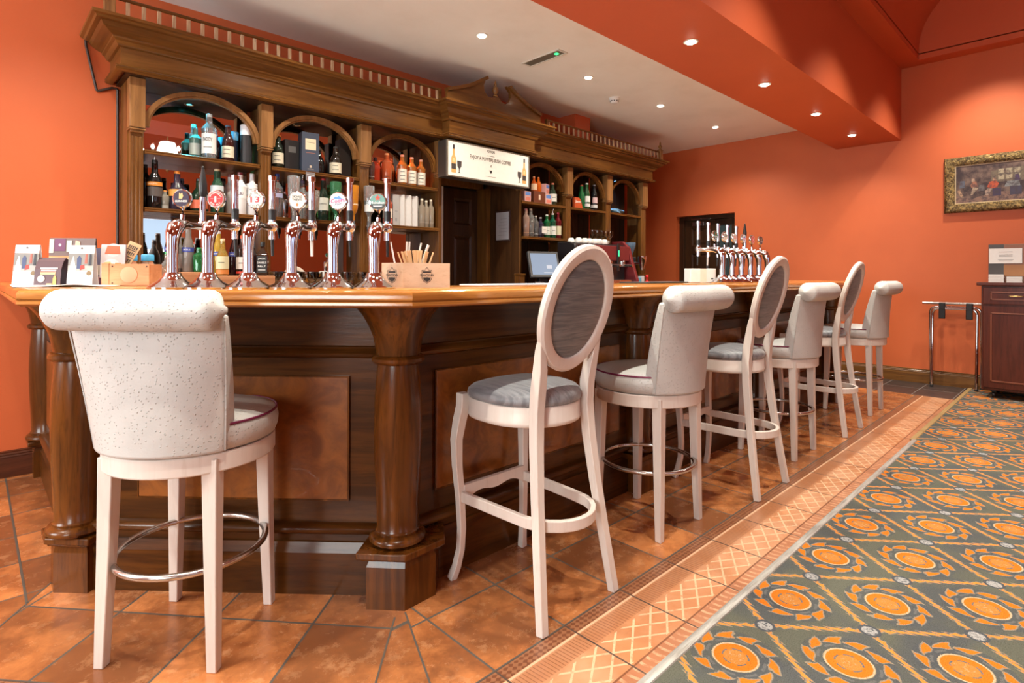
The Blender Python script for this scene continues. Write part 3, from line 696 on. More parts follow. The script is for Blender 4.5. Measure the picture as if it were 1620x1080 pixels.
# backs
for i, (x0, x1) in enumerate(bays):
    b = MB(); b.bb(x0 + .001, x1 - .001, 4.436, 4.444, 1.05, 2.42)
    if i < 3:
        b.build('mirror', M_MIRROR, cab, 0)
    else:
        b = MB(); k = 6
        for q in range(k):
            a0 = x0 + (x1 - x0) * q / k; b.bb(a0 + .004, a0 + (x1 - x0) / k - .002, 4.428, 4.444, 1.05, 2.42)
        b.bb(x0, x1, 4.438, 4.446, 1.05, 2.42); b.build('back_boards', M_CABD, cab, 0)
b = MB(); b.bb(2.42, 3.05, 4.425, 4.434, 1.05, 1.59)
b = MB(); b.bb(1.00, 2.40, 4.42, 4.434, 1.56, 1.59)
b.build('rear_rail', M_CAB, cab)
# soffit and counter
b = MB(); b.bb(0.68, 3.12, 4.10, 4.445, 2.421, 2.44); b.bb(4.12, 6.48, 4.10, 4.445, 2.421, 2.44); b.build('soffit', M_CABD, cab)
b = MB(); b.bb(0.706, 3.10, 3.74, 4.44, 1.0, CT); b.build('counter', M_CABX, cab, bev=0.006)
b = MB(); b.bb(4.13, 6.50, 3.72, 4.44, 1.0, CT); b.build('counter', M_CABX, cab, bev=0.006)
b = MB(); b.bb(0.70, 3.09, 3.86, 4.40, 0.0, 1.0); b.build('base_unit', M_CABD, cab)
b = MB(); b.bb(4.14, 6.48, 3.78, 4.40, 0.0, 1.0); b.build('base_unit', M_CABD, cab)
# frieze and cornice
CP = [(0.65, 4.445), (0.65, 4.09), (3.06, 4.09), (3.06, 3.985), (4.15, 3.985), (4.15, 4.09), (6.52, 4.09), (6.52, 4.445)]
cornice = [(-0.012, 2.425), (0.0, 2.425), (0.022, 2.430), (0.030, 2.436), (0.024, 2.443), (0.030, 2.450), (0.022, 2.457), (0.006, 2.462), (0.0, 2.468),
           (0.0, 2.570), (0.014, 2.574), (0.022, 2.582), (0.030, 2.598), (0.044, 2.606), (0.046, 2.618), (0.070, 2.628), (0.100, 2.648), (0.112, 2.668), (0.135, 2.672), (0.142, 2.684), (0.158, 2.690), (0.160, 2.706), (-0.012, 2.706)]
MB().mitre(CP, cornice).build('cornice', M_CABU, cab, 25)
b = MB(); b.prism([(0.66, 4.445), (0.66, 4.10), (3.07, 4.10), (3.07, 4.0), (4.14, 4.0), (4.14, 4.10), (6.51, 4.10), (6.51, 4.445)], 2.441, 2.705); b.bb(3.07, 4.14, 4.0, 4.44, 2.422, 2.4405); b.build('cabinet_head', M_CABX, cab)
# spindle gallery
def gallery(x0, x1, nsp, ps, pe):
    y = 3.965; b = MB(); b.tube([(x0, y, 2.806), (x1, y, 2.806)], 0.011, 8); r_ = b.build('gallery_rail', M_CABX, cab)
    b = MB(); b.bb(x0, x1, y - 0.012, y + 0.012, 2.707, 2.713); b.build('gallery_foot', M_CABX, cab)
    b = MB(); b.box((0, 0, 0), (0.021, 0.014, 0.082)); 
    sp = b.build('spindle', M_SPIN_LIT, cab, bev=0.002, world=False); off = Vector(cab['_o'])
    for k in range(nsp):
        o = sp if k == 0 else sp.copy()
        if k: C.objects.link(o)
        o.location = Vector((ps + (pe - ps) * k / (nsp - 1), y, 2.7545)) - off
gallery(0.50, 2.93, 29, 0.665, 2.905)
gallery(4.30, 6.50, 27, 4.34, 6.44)
def finial_post(x, y, hasfin):
    b = MB(); b.box((x, y, 2.768), (0.055, 0.05, 0.12)); b.box((x, y, 2.832), (0.066, 0.06, 0.010)); p = b.build('corner_post', M_POST, cab, bev=0.003)
    b = MB(); b.lathe([(0.018, 0), (0.024, 0.006), (0.012, 0.014), (0.020, 0.026), (0.026, 0.042), (0.018, 0.058), (0.008, 0.066), (0.013, 0.074), (0.010, 0.086), (0.001, 0.112)], (x, y, 2.837), 14)
    o = b.build('finial', M_POST, None, 40); o.parent = p; o.data.transform(Matrix.Translation(-Vector(cab['_o'])))
finial_post(0.575, 3.965, True); finial_post(6.50, 3.965, True)
b = MB(); b.box((4.31, 3.965, 2.76), (0.03, 0.03, 0.105)); b.build('gallery_end', M_CABX, cab)
b = MB(); b.box((2.93, 3.965, 2.76), (0.03, 0.03, 0.105)); b.build('gallery_end', M_CABX, cab)
# swan-neck pediment
Lc = [(2.96, 2.795), (3.07, 2.832), (3.20, 2.882), (3.32, 2.948), (3.415, 3.003)]
Lh = [(3.40, 2.985), (3.375, 2.93), (3.385, 2.875), (3.425, 2.838), (3.475, 2.835), (3.51, 2.85)]
Mid = [(3.54, 2.865), (3.57, 2.85)]
Rh = [(3.60, 2.82), (3.65, 2.812), (3.69, 2.84), (3.715, 2.89), (3.71, 2.94), (3.66, 2.985)]
Rc = [(3.70, 2.985), (3.78, 2.935), (3.92, 2.87), (4.03, 2.83), (4.13, 2.80)]
poly = [(2.96, 2.707)] + Lc + Lh + Mid + Rh + Rc + [(4.13, 2.707)]
b = MB(); n = len(poly); b.add([(x, 3.885, z) for x, z in poly] + [(x, 3.915, z) for x, z in poly], [list(range(n)), list(range(n, 2 * n))[::-1]] + [(i, (i + 1) % n, n + (i + 1) % n, n + i) for i in range(n)])
ped = b.build('pediment', M_CABX, cab, 30)
b = MB(); sct = [(-0.014, -0.03), (0.014, -0.03), (0.014, 0.03), (-0.014, 0.03)]
for crv in (Lc, Rc):
    b = MB(); b.sweep([(x, 3.895, z + 0.004) for x, z in crv], sct, upv=(0, 1, 0))
    o = b.build('pediment_moulding', M_CABX, None, 40); o.parent = ped; o.data.transform(Matrix.Translation(-Vector(cab['_o'])))
b = MB(); b.lathe([(0.02, 0), (0.026, 0.010), (0.012, 0.022), (0.022, 0.04), (0.030, 0.062), (0.020, 0.09), (0.008, 0.10), (0.014, 0.112), (0.010, 0.128), (0.001, 0.158)], (3.53, 3.90, 2.858), 14)
o = b.build('finial', M_POST, None, 40); o.parent = ped; o.data.transform(Matrix.Translation(-Vector(cab['_o'])))
# small downlights set in the soffit of each bay
led_c = [(0.05, 0.75, 1.0), None, (1.0, 0.22, 0.06), None, None, (0.1, 0.35, 1.0)]
names = ['cyan', 'unlit', 'red-glowing', 'unlit', 'unlit', 'blue']
for i, (x0, x1) in enumerate(bays):
    if i in (3, 4): continue
    cx = (x0 + x1) / 2 - 0.01
    t = thing('cabinet_downlight', 'small round %s downlight under the cabinet top in the %s arched bay from the left' % (names[i], ['first', 'second', 'third', 'fourth', 'fifth', 'sixth'][i]), 'light', (cx, 4.335, 2.42), 0, 'cabinet downlights')
    b = MB(); b.lathe([(0.016, -0.004), (0.030, -0.006), (0.033, -0.001), (0.030, 0.0), (0.016, 0.0)], (cx, 4.335, 2.4205), 20, False); b.build('bezel', M_STEEL, t)
    col = led_c[i] or (0.25, 0.22, 0.2)
    b = MB(); b.lathe([(0.0165, -0.003), (0.0165, 0.0)], (cx, 4.335, 2.4205), 20); b.build('lens', emit('led_%d' % i, col, 18 if led_c[i] else 0.12), t)
    if led_c[i]: lamp('SPOT', 'cabinet_lamp', (cx, 4.335, 2.41), [42, 0, 20, 0, 0, 10][i], col, spot_size=rad(120), spot_blend=0.8, shadow_soft_size=0.015)

# ================================================================== STOOLS
def up_stool(label, loc, rz):
    """upholstered stool, local +y faces the bar"""
    t = thing('upholstered_bar_stool', label, 'bar stool', loc, rz, None)
    LG = [(-1, -1), (1, -1), (-1, 1), (1, 1)]
    for sx, sy in LG:
        b = MB(); x0, y0, x1, y1 = sx * 0.162, sy * 0.162, sx * 0.176, sy * 0.176
        vs = []; 
        for z, cx, cy, h in ((0.0, x1, y1, 0.0155), (0.35, x1 * .35 + x0 * .65, y1 * .35 + y0 * .65, 0.020), (0.640, x0, y0, 0.0235)):
            vs += [(cx - h, cy - h, z), (cx + h, cy - h, z), (cx + h, cy + h, z), (cx - h, cy + h, z)]
        b.add(vs, [(3, 2, 1, 0), (8, 9, 10, 11)] + [(k * 4 + i, k * 4 + (i + 1) % 4, k * 4 + 4 + (i + 1) % 4, k * 4 + 4 + i) for k in (0, 1) for i in range(4)])
        b.build('leg', M_WHITEW, t, 20, 0.003, world=False)
    b = MB(); b.lathe([(0.222, 0.598), (0.250, 0.598), (0.253, 0.602), (0.253, 0.652), (0.250, 0.656), (0.1, 0.656), (0.1, 0.64), (0.222, 0.64), (0.222, 0.598)], (0, 0, 0), 48, False); b.build('seat_rail', M_WHITEW, t, 35, world=False)
    b = MB(); b.lathe([(0.001, 0.656), (0.238, 0.656), (0.254, 0.664), (0.262, 0.685), (0.264, 0.71), (0.259, 0.733), (0.249, 0.742), (0.215, 0.752), (0.12, 0.760), (0.001, 0.763)], (0, 0, 0), 48, False); seat = b.build('seat', M_LEATHER, t, 60, world=False)
    b = MB(); b.tube([(0.2575 * math.cos(2 * PI * i / 48), 0.2575 * math.sin(2 * PI * i / 48), 0.739) for i in range(48)], 0.0042, 8, True); b.build('piping', M_PIPING, seat, 60, world=False)
    # curved backrest wrapping the rear, flaring a little towards the top
    b = MB(); NA, NZ = 18, 10; grid = []
    for layer in (0, 1):
        for j in range(NZ + 1):
            z = 0.660 + (1.080 - 0.660) * j / NZ; f = j / NZ
            hw = 0.205 + 0.035 * f; rec = 0.0 + 0.018 * f * f
            for i in range(NA + 1):
                s = -1 + 2 * i / NA; x = s * hw; cv = 0.085 * (1 - f * 0.55)
                y = -0.266 + cv * abs(s) ** 2.2 - rec
                if layer: y += 0.086 - 0.034 * f * f - 0.010 * abs(s) ** 6; x *= 0.985
                else: y += 0.010 * abs(s) ** 10
                grid.append((x, y, z))
    W_ = NA + 1; H_ = NZ + 1; fs = []
    for j in range(NZ):
        for i in range(NA):
            a = j * W_ + i; fs.append((a, a + 1, a + 1 + W_, a + W_)); c_ = a + W_ * H_; fs.append((c_, c_ + W_, c_ + 1 + W_, c_ + 1))
    o_ = W_ * H_
    for j in range(NZ):
        for i in (0, NA): a = j * W_ + i; q = (a, a + W_, a + W_ + o_, a + o_); fs.append(q)
    for i in range(NA):
        for j in (0, NZ): a = j * W_ + i; fs.append((a, a + 1, a + 1 + o_, a + o_))
    b.add(grid, fs); back = b.build('backrest', M_LEATHER, t, 50, 0.010, 3, world=False)
    # seam piping down the two rear edges
    for s in (-1, 1):
        b = MB(); b.tube([(s * (0.2055 + 0.035 * j / 10), -0.266 + 0.085 * (1 - j / 10 * 0.55) - 0.018 * (j / 10) ** 2 + 0.011, 0.664 + 0.40 * j / 10) for j in range(11)], 0.0022, 6)
        b.build('seam', M_LEATHER, back, 60, world=False)
    # rolled top with soft crease lines
    b = MB(); n = 44; pth = []; scs = []
    for i in range(n + 1):
        s = -1 + 2 * i / n; x = s * 0.262
        e = 1.0
        q_ = abs(s)
        if q_ > 0.84: e = math.sqrt(max(0.0, 1 - ((q_ - 0.84) / 0.11) ** 2)) * 0.62 + 0.38 if q_ < 0.945 else (0.30 if q_ < 0.96 else (0.36 if q_ < 0.985 else 0.16))
        k = 1.0
        for cs in (-0.24, 0.52): k -= 0.055 * math.exp(-((s - cs) / 0.018) ** 2)
        pth.append((x, -0.290 + 0.026 * s * s, 1.095)); scs.append(0.060 * e * k)
    b.tube(pth, scs, 24); b.build('back_roll', M_LEATHER, back, 70, world=False)
    b = MB(); b.tube([(0.222 * math.cos(2 * PI * i / 48), 0.222 * math.sin(2 * PI * i / 48), 0.297) for i in range(48)], 0.0105, 12, True); b.build('footrest_ring', M_STEEL, t, 60, world=False)
    return t
def oval_stool(label, loc, rz):
    t = thing('oval_back_bar_stool', label, 'bar stool', loc, rz, None)
    sq = lambda h: [(-h, -h), (h, -h), (h, h), (-h, h)]
    for s in (-1, 1):   # cabriole front legs
        P = [(0.168, 0.205, 0.735, 1.15), (0.169, 0.207, 0.68, 1.15), (0.178, 0.216, 0.62, 1.15), (0.186, 0.224, 0.55, 1.05), (0.184, 0.222, 0.45, 0.92), (0.176, 0.212, 0.32, 0.84), (0.172, 0.208, 0.20, 0.78), (0.174, 0.212, 0.12, 0.75), (0.184, 0.224, 0.05, 0.80), (0.197, 0.238, 0.0, 0.88)]
        b = MB(); b.sweep([(s * x, y, z) for x, y, z, k in P], sq(0.0175), upv=(0, 1, 0), scales=[k for *_, k in P]); b.build('leg', M_WHITEW, t, 35, 0.003, world=False)
    for s in (-1, 1):   # rear legs run up into the oval back
        P = [(0.198, -0.252, 0.0, 0.9), (0.180, -0.222, 0.20, 0.95), (0.160, -0.192, 0.42, 1.0), (0.145, -0.172, 0.60, 1.1), (0.138, -0.166, 0.72, 1.15), (0.136, -0.172, 0.80, 1.2), (0.140, -0.184, 0.87, 1.1), (0.152, -0.196, 0.94, 0.8), (0.162, -0.208, 0.99, 0.4)]
        b = MB(); b.sweep([(s * x, y, z) for x, y, z, k in P], sq(0.0175), upv=(0, 1, 0), scales=[k for *_, k in P]); b.build('leg', M_WHITEW, t, 35, 0.003, world=False)
    # seat rail and cushion: D shape, wide at the front
    def D(k, dz=0):
        o = []
        for i in range(48):
            a = 2 * PI * i / 48; x = math.cos(a); y = math.sin(a)
            ex = 0.72 if y > 0 else 0.92
            X = 0.205 * math.copysign(abs(x) ** ex, x) * (1.0 if y > 0 else 1.0 - 0.12 * abs(y) ** 2); Y = 0.205 * math.copysign(abs(y) ** (0.55 if y > 0 else 0.9), y) + 0.012
            o.append((X * k, Y * k))
        return o
    def stack(levels):
        b = MB(); vs = []; n = 48
        for k, z in levels: vs += [(x, y, z) for x, y in D(k)]
        m = len(levels); b.add(vs, [list(range(n))[::-1], list(range((m - 1) * n, m * n))] + [(j * n + i, j * n + (i + 1) % n, (j + 1) * n + (i + 1) % n, (j + 1) * n + i) for j in range(m - 1) for i in range(n)]); return b
    stack([(0.97, 0.655), (0.985, 0.657), (1.0, 0.664), (1.0, 0.672), (0.99, 0.675), (0.99, 0.722), (0.97, 0.728)]).build('seat_rail', M_WHITEW, t, 40, world=False)
    stack([(0.95, 0.728), (1.0, 0.733), (1.015, 0.745), (1.0, 0.760), (0.93, 0.774), (0.80, 0.784), (0.55, 0.792), (0.25, 0.796), (0.02, 0.797)]).build('seat', M_SEATF, t, 70, world=False)
    # oval back, tilted
    ty, tz = -0.125, 0.445; ln = math.hypot(ty, tz); uy, uz = ty / ln, tz / ln
    c0 = Vector((-0.004, -0.236, 1.078)); U = Vector((0, uy, uz)); N = Vector((0, -uz, uy))   # N points backwards
    def ov(k, a, b_, n=56): return [(c0 + Vector((1, 0, 0)) * (a * math.cos(2 * PI * i / n)) + U * (b_ * math.sin(2 * PI * i / n)) + N * k) for i in range(n)]
    b = MB(); sec = []
    rings = [(-0.014, 0.140, 0.186), (-0.017, 0.147, 0.194), (-0.017, 0.178, 0.226), (-0.010, 0.187, 0.236), (0.010, 0.187, 0.236), (0.017, 0.178, 0.226), (0.017, 0.147, 0.194), (0.013, 0.140, 0.186), (0.009, 0.138, 0.184), (-0.009, 0.138, 0.184)]
    vs = []
    for k, a, bb_ in rings: vs += [tuple(p) for p in ov(k, a, bb_)]
    m = len(rings); b.add(vs, [(j * 56 + i, j * 56 + (i + 1) % 56, ((j + 1) % m) * 56 + (i + 1) % 56, ((j + 1) % m) * 56 + i) for j in range(m) for i in range(56)])
    fr = b.build('back_frame', M_WHITEW, t, 35, world=False)
    b = MB(); lv = [(-0.006, 0.140, 0.186), (-0.014, 0.125, 0.168), (-0.022, 0.09, 0.115), (-0.024, 0.02, 0.03)]
    for sg in (1, -1):
        vs = []
        for k, a, bb_ in lv: vs += [tuple(p) for p in ov(k * sg * 0.8, a, bb_)]
        m = len(lv); b.add(vs, [(j * 56 + i, j * 56 + (i + 1) % 56, (j + 1) * 56 + (i + 1) % 56, (j + 1) * 56 + i) for j in range(m - 1) for i in range(56)] + [list(range((m - 1) * 56, m * 56))])
    b.build('back_cushion', M_MOIRE, fr, 60, world=False)
    # lower stretchers: shaped front bar and a bent rail round the back
    b = MB(); pts = [(-0.172, 0.20), (-0.165, 0.05), (-0.158, -0.08)] + [(0.158 * math.cos(rad(a)), -0.10 - 0.17 * math.sin(rad(a))) for a in range(170, 5, -15)] + [(0.158, -0.08), (0.165, 0.05), (0.172, 0.20)]
    b.sweep([(x, y, 0.328) for x, y in pts], [(-0.010, -0.020), (0.010, -0.020), (0.010, 0.020), (-0.010, 0.020)]); b.build('bent_stretcher', M_WHITEW, t, 40, 0.003, world=False)
    b = MB(); nn_ = 20; up_ = [(-0.165 + 0.33 * i / nn_, 0.372) for i in range(nn_ + 1)]; lo = [(x, 0.330 - 0.006 * math.cos(4 * PI * x / 0.33) - 0.024 * (abs(x) / 0.165) ** 6) for x, _ in up_][::-1]
    P2 = up_ + lo; n = len(P2); b.add([(x, 0.196, z) for x, z in P2] + [(x, 0.214, z) for x, z in P2], [list(range(n)), list(range(n, 2 * n))[::-1]] + [(i, (i + 1) % n, n + (i + 1) % n, n + i) for i in range(n)]); b.build('front_stretcher', M_WHITEW, t, 30, world=False)
    return t
A = up_stool('white ostrich-leather bar stool seen from behind at the angled left end of the bar', (0.540, 2.100, 0), rad(-46.5)); A['group'] = 'upholstered stools along the bar'
lab = {'s3': 'white leather roll-back bar stool between the two nearest oval-back stools', 's5': 'white leather roll-back bar stool between the middle and the farthest oval-back stools', 's7': 'farthest white leather roll-back bar stool, standing at the far end of the bar'}
for k, (x, y, rz) in {'s3': (2.412, 1.537, 0), 's5': (4.02, 1.53, 0), 's7': (5.735, 1.52, 0)}.items():
    dup(A, (x, y, 0), rad(rz), lab[k], 'upholstered stools along the bar')
B = oval_stool('nearest oval-back bar stool with grey crushed-fabric back, in front of the bar corner', (1.568, 1.525, 0), 0); B['group'] = 'oval-back stools along the bar'
dup(B, (3.215, 1.50, 0), 0, 'middle oval-back bar stool with grey fabric back, second of the three along the bar', 'oval-back stools along the bar')
dup(B, (4.87, 1.54, 0), 0, 'farthest oval-back bar stool with grey fabric back, beside the end of the worktop', 'oval-back stools along the bar')

# ================================================================== THINGS ON THE WORKTOP
Xv, Yv, Zv = Vector((1, 0, 0)), Vector((0, 1, 0)), Vector((0, 0, 1))
def ring_text(b, txt, c, r, a0, a1, h):
    """letters set round an arc, facing -y"""
    n = len(txt)
    for i, ch in enumerate(txt):
        if ch == ' ': continue
        a = rad(a0 + (a1 - a0) * (i + 0.5) / n); s = 1 if a0 > a1 else -1
        U = Vector((math.cos(a), 0, math.sin(a))) * s; R = Vector((U.z, 0, -U.x))
        b.text(ch, (c[0] + r * math.cos(a), c[1], c[2] + r * math.sin(a)), R, U, height=h)
BK = 0.80
def tap(label, loc, rz, group, design):
    t = thing('beer_tap', label, 'beer tap', loc, rz, group)
    b = MB(); b.lathe([(0.001, 0.0), (0.072, 0.0), (0.074, 0.006), (0.066, 0.012), (0.045, 0.024), (0.030, 0.040), (0.024, 0.054), (0.001, 0.056)], (0, 0, 0), 28, False); b.build('base_flange', M_CHROME, t, 50, world=False)
    P = [(0, 0, .05, .0175), (0, 0, .10, .0170), (0, 0, .14, .0180), (0, 0.001, .165, .0205), (0, 0.005, .185, .0235), (0, 0.015, .203, .0255), (0, 0.033, .213, .0235), (0, 0.060, .217, .0175), (0, 0.095, .217, .0125), (0, 0.150, .218, .012)]
    b = MB(); b.tube([p[:3] for p in P], [p[3] for p in P], 20, upv=(1, 0, 0)); b.build('column', M_CHROME, t, 70, world=False)
    b = MB(); b.ball((0, 0.165, 0.222), 0.021, 16, 10); b.tube([(0, 0.165, 0.175), (0, 0.165, 0.25)], 0.012, 14); fa = b.build('faucet', M_CHROME, t, 50, world=False)
    b = MB(); b.tube([(0, 0.167, 0.178), (0, 0.170, 0.115)], [0.0065, 0.005], 10); b.build('spout', M_BLACK if design != 3 else M_WHITE, fa, 50, world=False)
    b = MB()
    if design == 0:
        b.tube([(0.0, 0.165, 0.245), (0, 0.165, 0.325)], 0.011, 14); b.build('handle', M_CHROME, t, 50, world=False)
        b = MB(); b.tube([(0, 0.165, 0.325), (0, 0.165, 0.34), (0, 0.165, 0.37), (0, 0.165, 0.41), (0, 0.165, 0.428)], [0.009, 0.013, 0.0145, 0.008, 0.005], 14); b.ball((0, 0.165, 0.432), 0.0055, 10, 6); b.build('handle_grip', M_BLACK, t, 50, world=False)
    else:
        b.tube([(0, 0.165, 0.282), (0, 0.165, 0.388), (0, 0.165, 0.389), (0, 0.165, 0.405)], [0.0115, 0.0115, 0.0145, 0.0145], 16); b.build('handle', M_CHROME, t, 50, world=False)
        b = MB(); b.tube([(0, 0.165, 0.246), (0, 0.165, 0.284)], 0.013, 16); b.build('handle_collar', M_BLACK, t, 50, world=False)
    b = MB(); b.tube([(0, 0.050, 0.228), (0, 0.052, 0.250), (0, 0.052, 0.276)], [0.007, 0.0075, 0.011], 12); c_ = (0, 0.052, 0.305)
    R_ = 0.039 * BK; T0 = b.T; b.T = Matrix.Translation(c_) @ Matrix.Rotation(PI / 2, 4, 'X'); b.lathe([(R_ - .004, -0.009), (R_, -0.007), (R_ + .001, 0), (R_, 0.007), (R_ - .004, 0.009), (R_ - .004, 0.007)], (0, 0, 0), 36, False); b.T = T0
    bd = b.build('badge', M_CHROME, t, 40, world=False)
    fy = c_[1] - 0.0085; cc = (0, fy, c_[2])
    def disc(col, r=R_ - .0025, name='badge_face'):
        q = MB(); q.T = Matrix.Translation((0, 0.052, c_[2])) @ Matrix.Rotation(PI / 2, 4, 'X'); q.lathe([(r, -0.0085), (r, 0.0085)], (0, 0, 0), 36); return q.build(name, plain(col, 0.3), bd, 40, world=False)
    def txt(fn, col):
        q = MB(); fn(q); q.build('lettering', plain(col, 0.5), bd, 0, world=False)
    cz = c_[2]; f2 = fy - 0.0004
    def txt(fn, col):
        q = MB(); fn(q); q.v = [(x * BK, y, cz + (z - cz) * BK) for x, y, z in q.v]; q.build('lettering', plain(col, 0.5), bd, 0, world=False)
    def blob(q, pts): q.add([(x, f2 - 0.0002, cz + z) for x, z in pts], [list(range(len(pts)))])
    if design == 0:
        disc((0.035, 0.025, 0.05)); txt(lambda q: q.text('GUINNESS', (0, f2, cz - 0.012), Xv, Zv, width=0.052), (0.8, 0.78, 0.72))
        txt(lambda q: blob(q, [(-0.010, -0.002), (0.004, -0.002), (0.009, 0.010), (0.004, 0.024), (-0.002, 0.018), (-0.009, 0.024)]), (0.55, 0.38, 0.15))
    elif design == 1:
        disc((0.85, 0.82, 0.78)); q = MB(); q.T = Matrix.Translation((0, 0.052, cz)) @ Matrix.Rotation(PI / 2, 4, 'X'); q.lathe([(0.0325 * BK, -0.009), (0.0325 * BK, 0.009)], (0, 0, 0), 36); q.build('badge_field', plain((0.62, 0.02, 0.02), 0.35), bd, 40, world=False); f2 = fy - 0.0012
        txt(lambda q: (ring_text(q, "SMITHWICK'S", (0, f2, cz), 0.0255, 168, 12, 0.007), ring_text(q, 'RED ALE', (0, f2, cz), 0.0255, 215, 325, 0.007), q.add([(x, f2, cz + z) for x, z in ((-0.004, -0.014), (0.004, -0.014), (0.004, 0.010), (-0.004, 0.010))], [(0, 1, 2, 3)]),
              q.add([(x, f2, cz + z) for x, z in ((-0.022, -0.0005), (-0.009, -0.0005), (-0.009, 0.0005), (-0.022, 0.0005))], [(0, 1, 2, 3)]), q.add([(x, f2, cz + z) for x, z in ((0.022, -0.0005), (0.009, -0.0005), (0.009, 0.0005), (0.022, 0.0005))], [(0, 1, 2, 3)])), (0.88, 0.84, 0.78))
    elif design == 2:
        disc((0.86, 0.82, 0.72)); txt(lambda q: q.text('13', (0, f2, cz), Xv, Zv, width=0.040, height=0.026), (0.70, 0.03, 0.05))
        txt(lambda q: (ring_text(q, 'HOP HOUSE', (0, f2, cz), 0.0275, 165, 15, 0.008), ring_text(q, 'LAGER', (0, f2, cz), 0.0275, 228, 312, 0.008)), (0.04, 0.04, 0.05))
    elif design == 3:
        disc((0.82, 0.77, 0.66)); txt(lambda q: (q.text('ORCHARD', (0, f2, cz + 0.016), Xv, Zv, width=0.046, height=0.011), q.text('THIEVES', (0, f2, cz + 0.003), Xv, Zv, width=0.046, height=0.011), q.text('CIDER', (0, f2, cz - 0.007), Xv, Zv, width=0.013)), (0.05, 0.05, 0.06))
        txt(lambda q: blob(q, [(0.007 * math.cos(a / 8 * 2 * PI), -0.019 + 0.007 * math.sin(a / 8 * 2 * PI)) for a in range(8)]), (0.72, 0.16, 0.04))
    elif design == 4:
        disc((0.80, 0.80, 0.84)); txt(lambda q: blob(q, [(-0.022, 0.010), (-0.010, 0.020), (-0.004, 0.016), (0.004, 0.024), (0.014, 0.014), (0.024, 0.008), (0.012, 0.006)]), (0.10, 0.28, 0.62))
        txt(lambda q: q.text('Coors', (0, f2 - 0.0006, cz + 0.002), Vector((1, 0, 0.12)), Vector((-0.12, 0, 1)), width=0.062), (0.78, 0.04, 0.20)); txt(lambda q: q.text('LIGHT', (0, f2, cz - 0.014), Xv, Zv, width=0.034), (0.05, 0.06, 0.14))
    elif design == 5:
        disc((0.02, 0.16, 0.10)); txt(lambda q: (q.text('Heineken', (0, f2 - .0006, cz - 0.004), Xv, Zv, width=0.062), q.add([(-0.018, f2 - .0006, cz - 0.021), (0.018, f2 - .0006, cz - 0.021), (0.021, f2 - .0006, cz - 0.017), (-0.021, f2 - .0006, cz - 0.017)], [(0, 1, 2, 3)])), (0.85, 0.85, 0.85))
        txt(lambda q: q.add([(-0.034, f2, cz - 0.011), (0.034, f2, cz - 0.011), (0.030, f2, cz - 0.020), (0.018, f2, cz - 0.031), (0, f2, cz - 0.035), (-0.018, f2, cz - 0.031), (-0.030, f2, cz - 0.020)], [tuple(range(7))]), (0.03, 0.035, 0.035))
        txt(lambda q: q.add([((0.015 if i % 2 == 0 else 0.006) * math.sin(i * PI / 5), f2 - 0.0006, cz + 0.017 + (0.015 if i % 2 == 0 else 0.006) * math.cos(i * PI / 5)) for i in range(10)], [tuple(range(10))]), (0.75, 0.06, 0.03))
    return t
rzA = rad(-47)
tl = ['beer tap with black grip handle and dark GUINNESS badge, leftmost on the near corner', 'beer tap with a red ale badge, second from the left on the near corner', 'beer tap with cream badge reading 13, third on the near corner',
      'beer tap with cream ORCHARD THIEVES badge', 'beer tap with white badge and pink script over LIGHT', 'beer tap with green badge and red star, nearest to the box of straws']
for i, (x, y) in enumerate([(0.461, 2.094), (0.548, 2.024), (0.650, 1.946), (0.762, 1.864), (0.871, 1.782), (0.980, 1.700)]):
    tap(tl[i], (x + 0.02, y + 0.025, TOP), rzA, 'beer taps on the near corner of the bar', i)
fl = ['far beer tap with green badge and red star, nearest of the far row', 'far beer tap with plain cream badge, second in the far row', 'far beer tap with cream badge reading 13, third in the far row', 'far beer tap with white badge and pink script, fourth in the far row', 'far beer tap with red badge, fifth in the far row', 'far beer tap with dark badge, last of the far row']
for i, (x, d_) in enumerate(zip((3.452, 3.59, 3.73, 3.875, 4.015, 4.16), (5, 3, 2, 4, 1, 0))):
    tap(fl[i], (x, 1.655, TOP), 0, 'beer taps in the row further along the bar', d_)

# --- wooden caddy with straws and stirrers
def crest(b, O, R, U, k=1.0):
    """brewery shield with its words, dark marks on the box face"""
    R = Vector(R).normalized(); U = Vector(U).normalized(); O = Vector(O); N = R.cross(U)
    def poly(pts, off): b.add([tuple(O + R * x * k + U * y * k + N * off) for x, y in pts], [tuple(range(len(pts)))])
    sh = [(-0.018, 0.017), (-0.006, 0.017), (-0.005, 0.022), (0, 0.026), (0.005, 0.022), (0.006, 0.017), (0.018, 0.017), (0.018, -0.010), (0.012, -0.020), (0, -0.027), (-0.012, -0.020), (-0.018, -0.010)]
    inn = [(x * 0.90, y * 0.92) for x, y in sh]
    n = len(sh); b.add([tuple(O + R * x * k + U * y * k + N * 0.0006) for x, y in sh + inn], [(i, (i + 1) % n, n + (i + 1) % n, n + i) for i in range(n)])
    poly([(-0.014, 0.013), (0.014, 0.013), (0.014, 0.0075), (-0.014, 0.0075)], 0.0006); poly([(-0.014, -0.0075), (0.014, -0.0075), (0.010, -0.017), (0, -0.0225), (-0.010, -0.017)], 0.0006)
    b.text('FRANCISCAN', O, R, U, width=0.046 * k, height=0.0085 * k, off=0.0008)
    b.text('WELL', O - U * 0.0055 * k - U * 0.004 * k, R, U, width=0.020 * k, height=0.006 * k, off=0.0012)
cad = thing('straw_caddy', 'pale wooden counter box with brewery shield printed on its sides, beside the beer taps', 'box', (1.21, 1.84, TOP))
c0 = Vector((1.162, 1.795)); dr = Vector((0.95, -0.312)).normalized(); dl = Vector((-0.36, 0.933)).normalized()
c1_ = c0 + dr * 0.185; c3_ = c0 + dl * 0.098; c2_ = c1_ + dl * 0.098
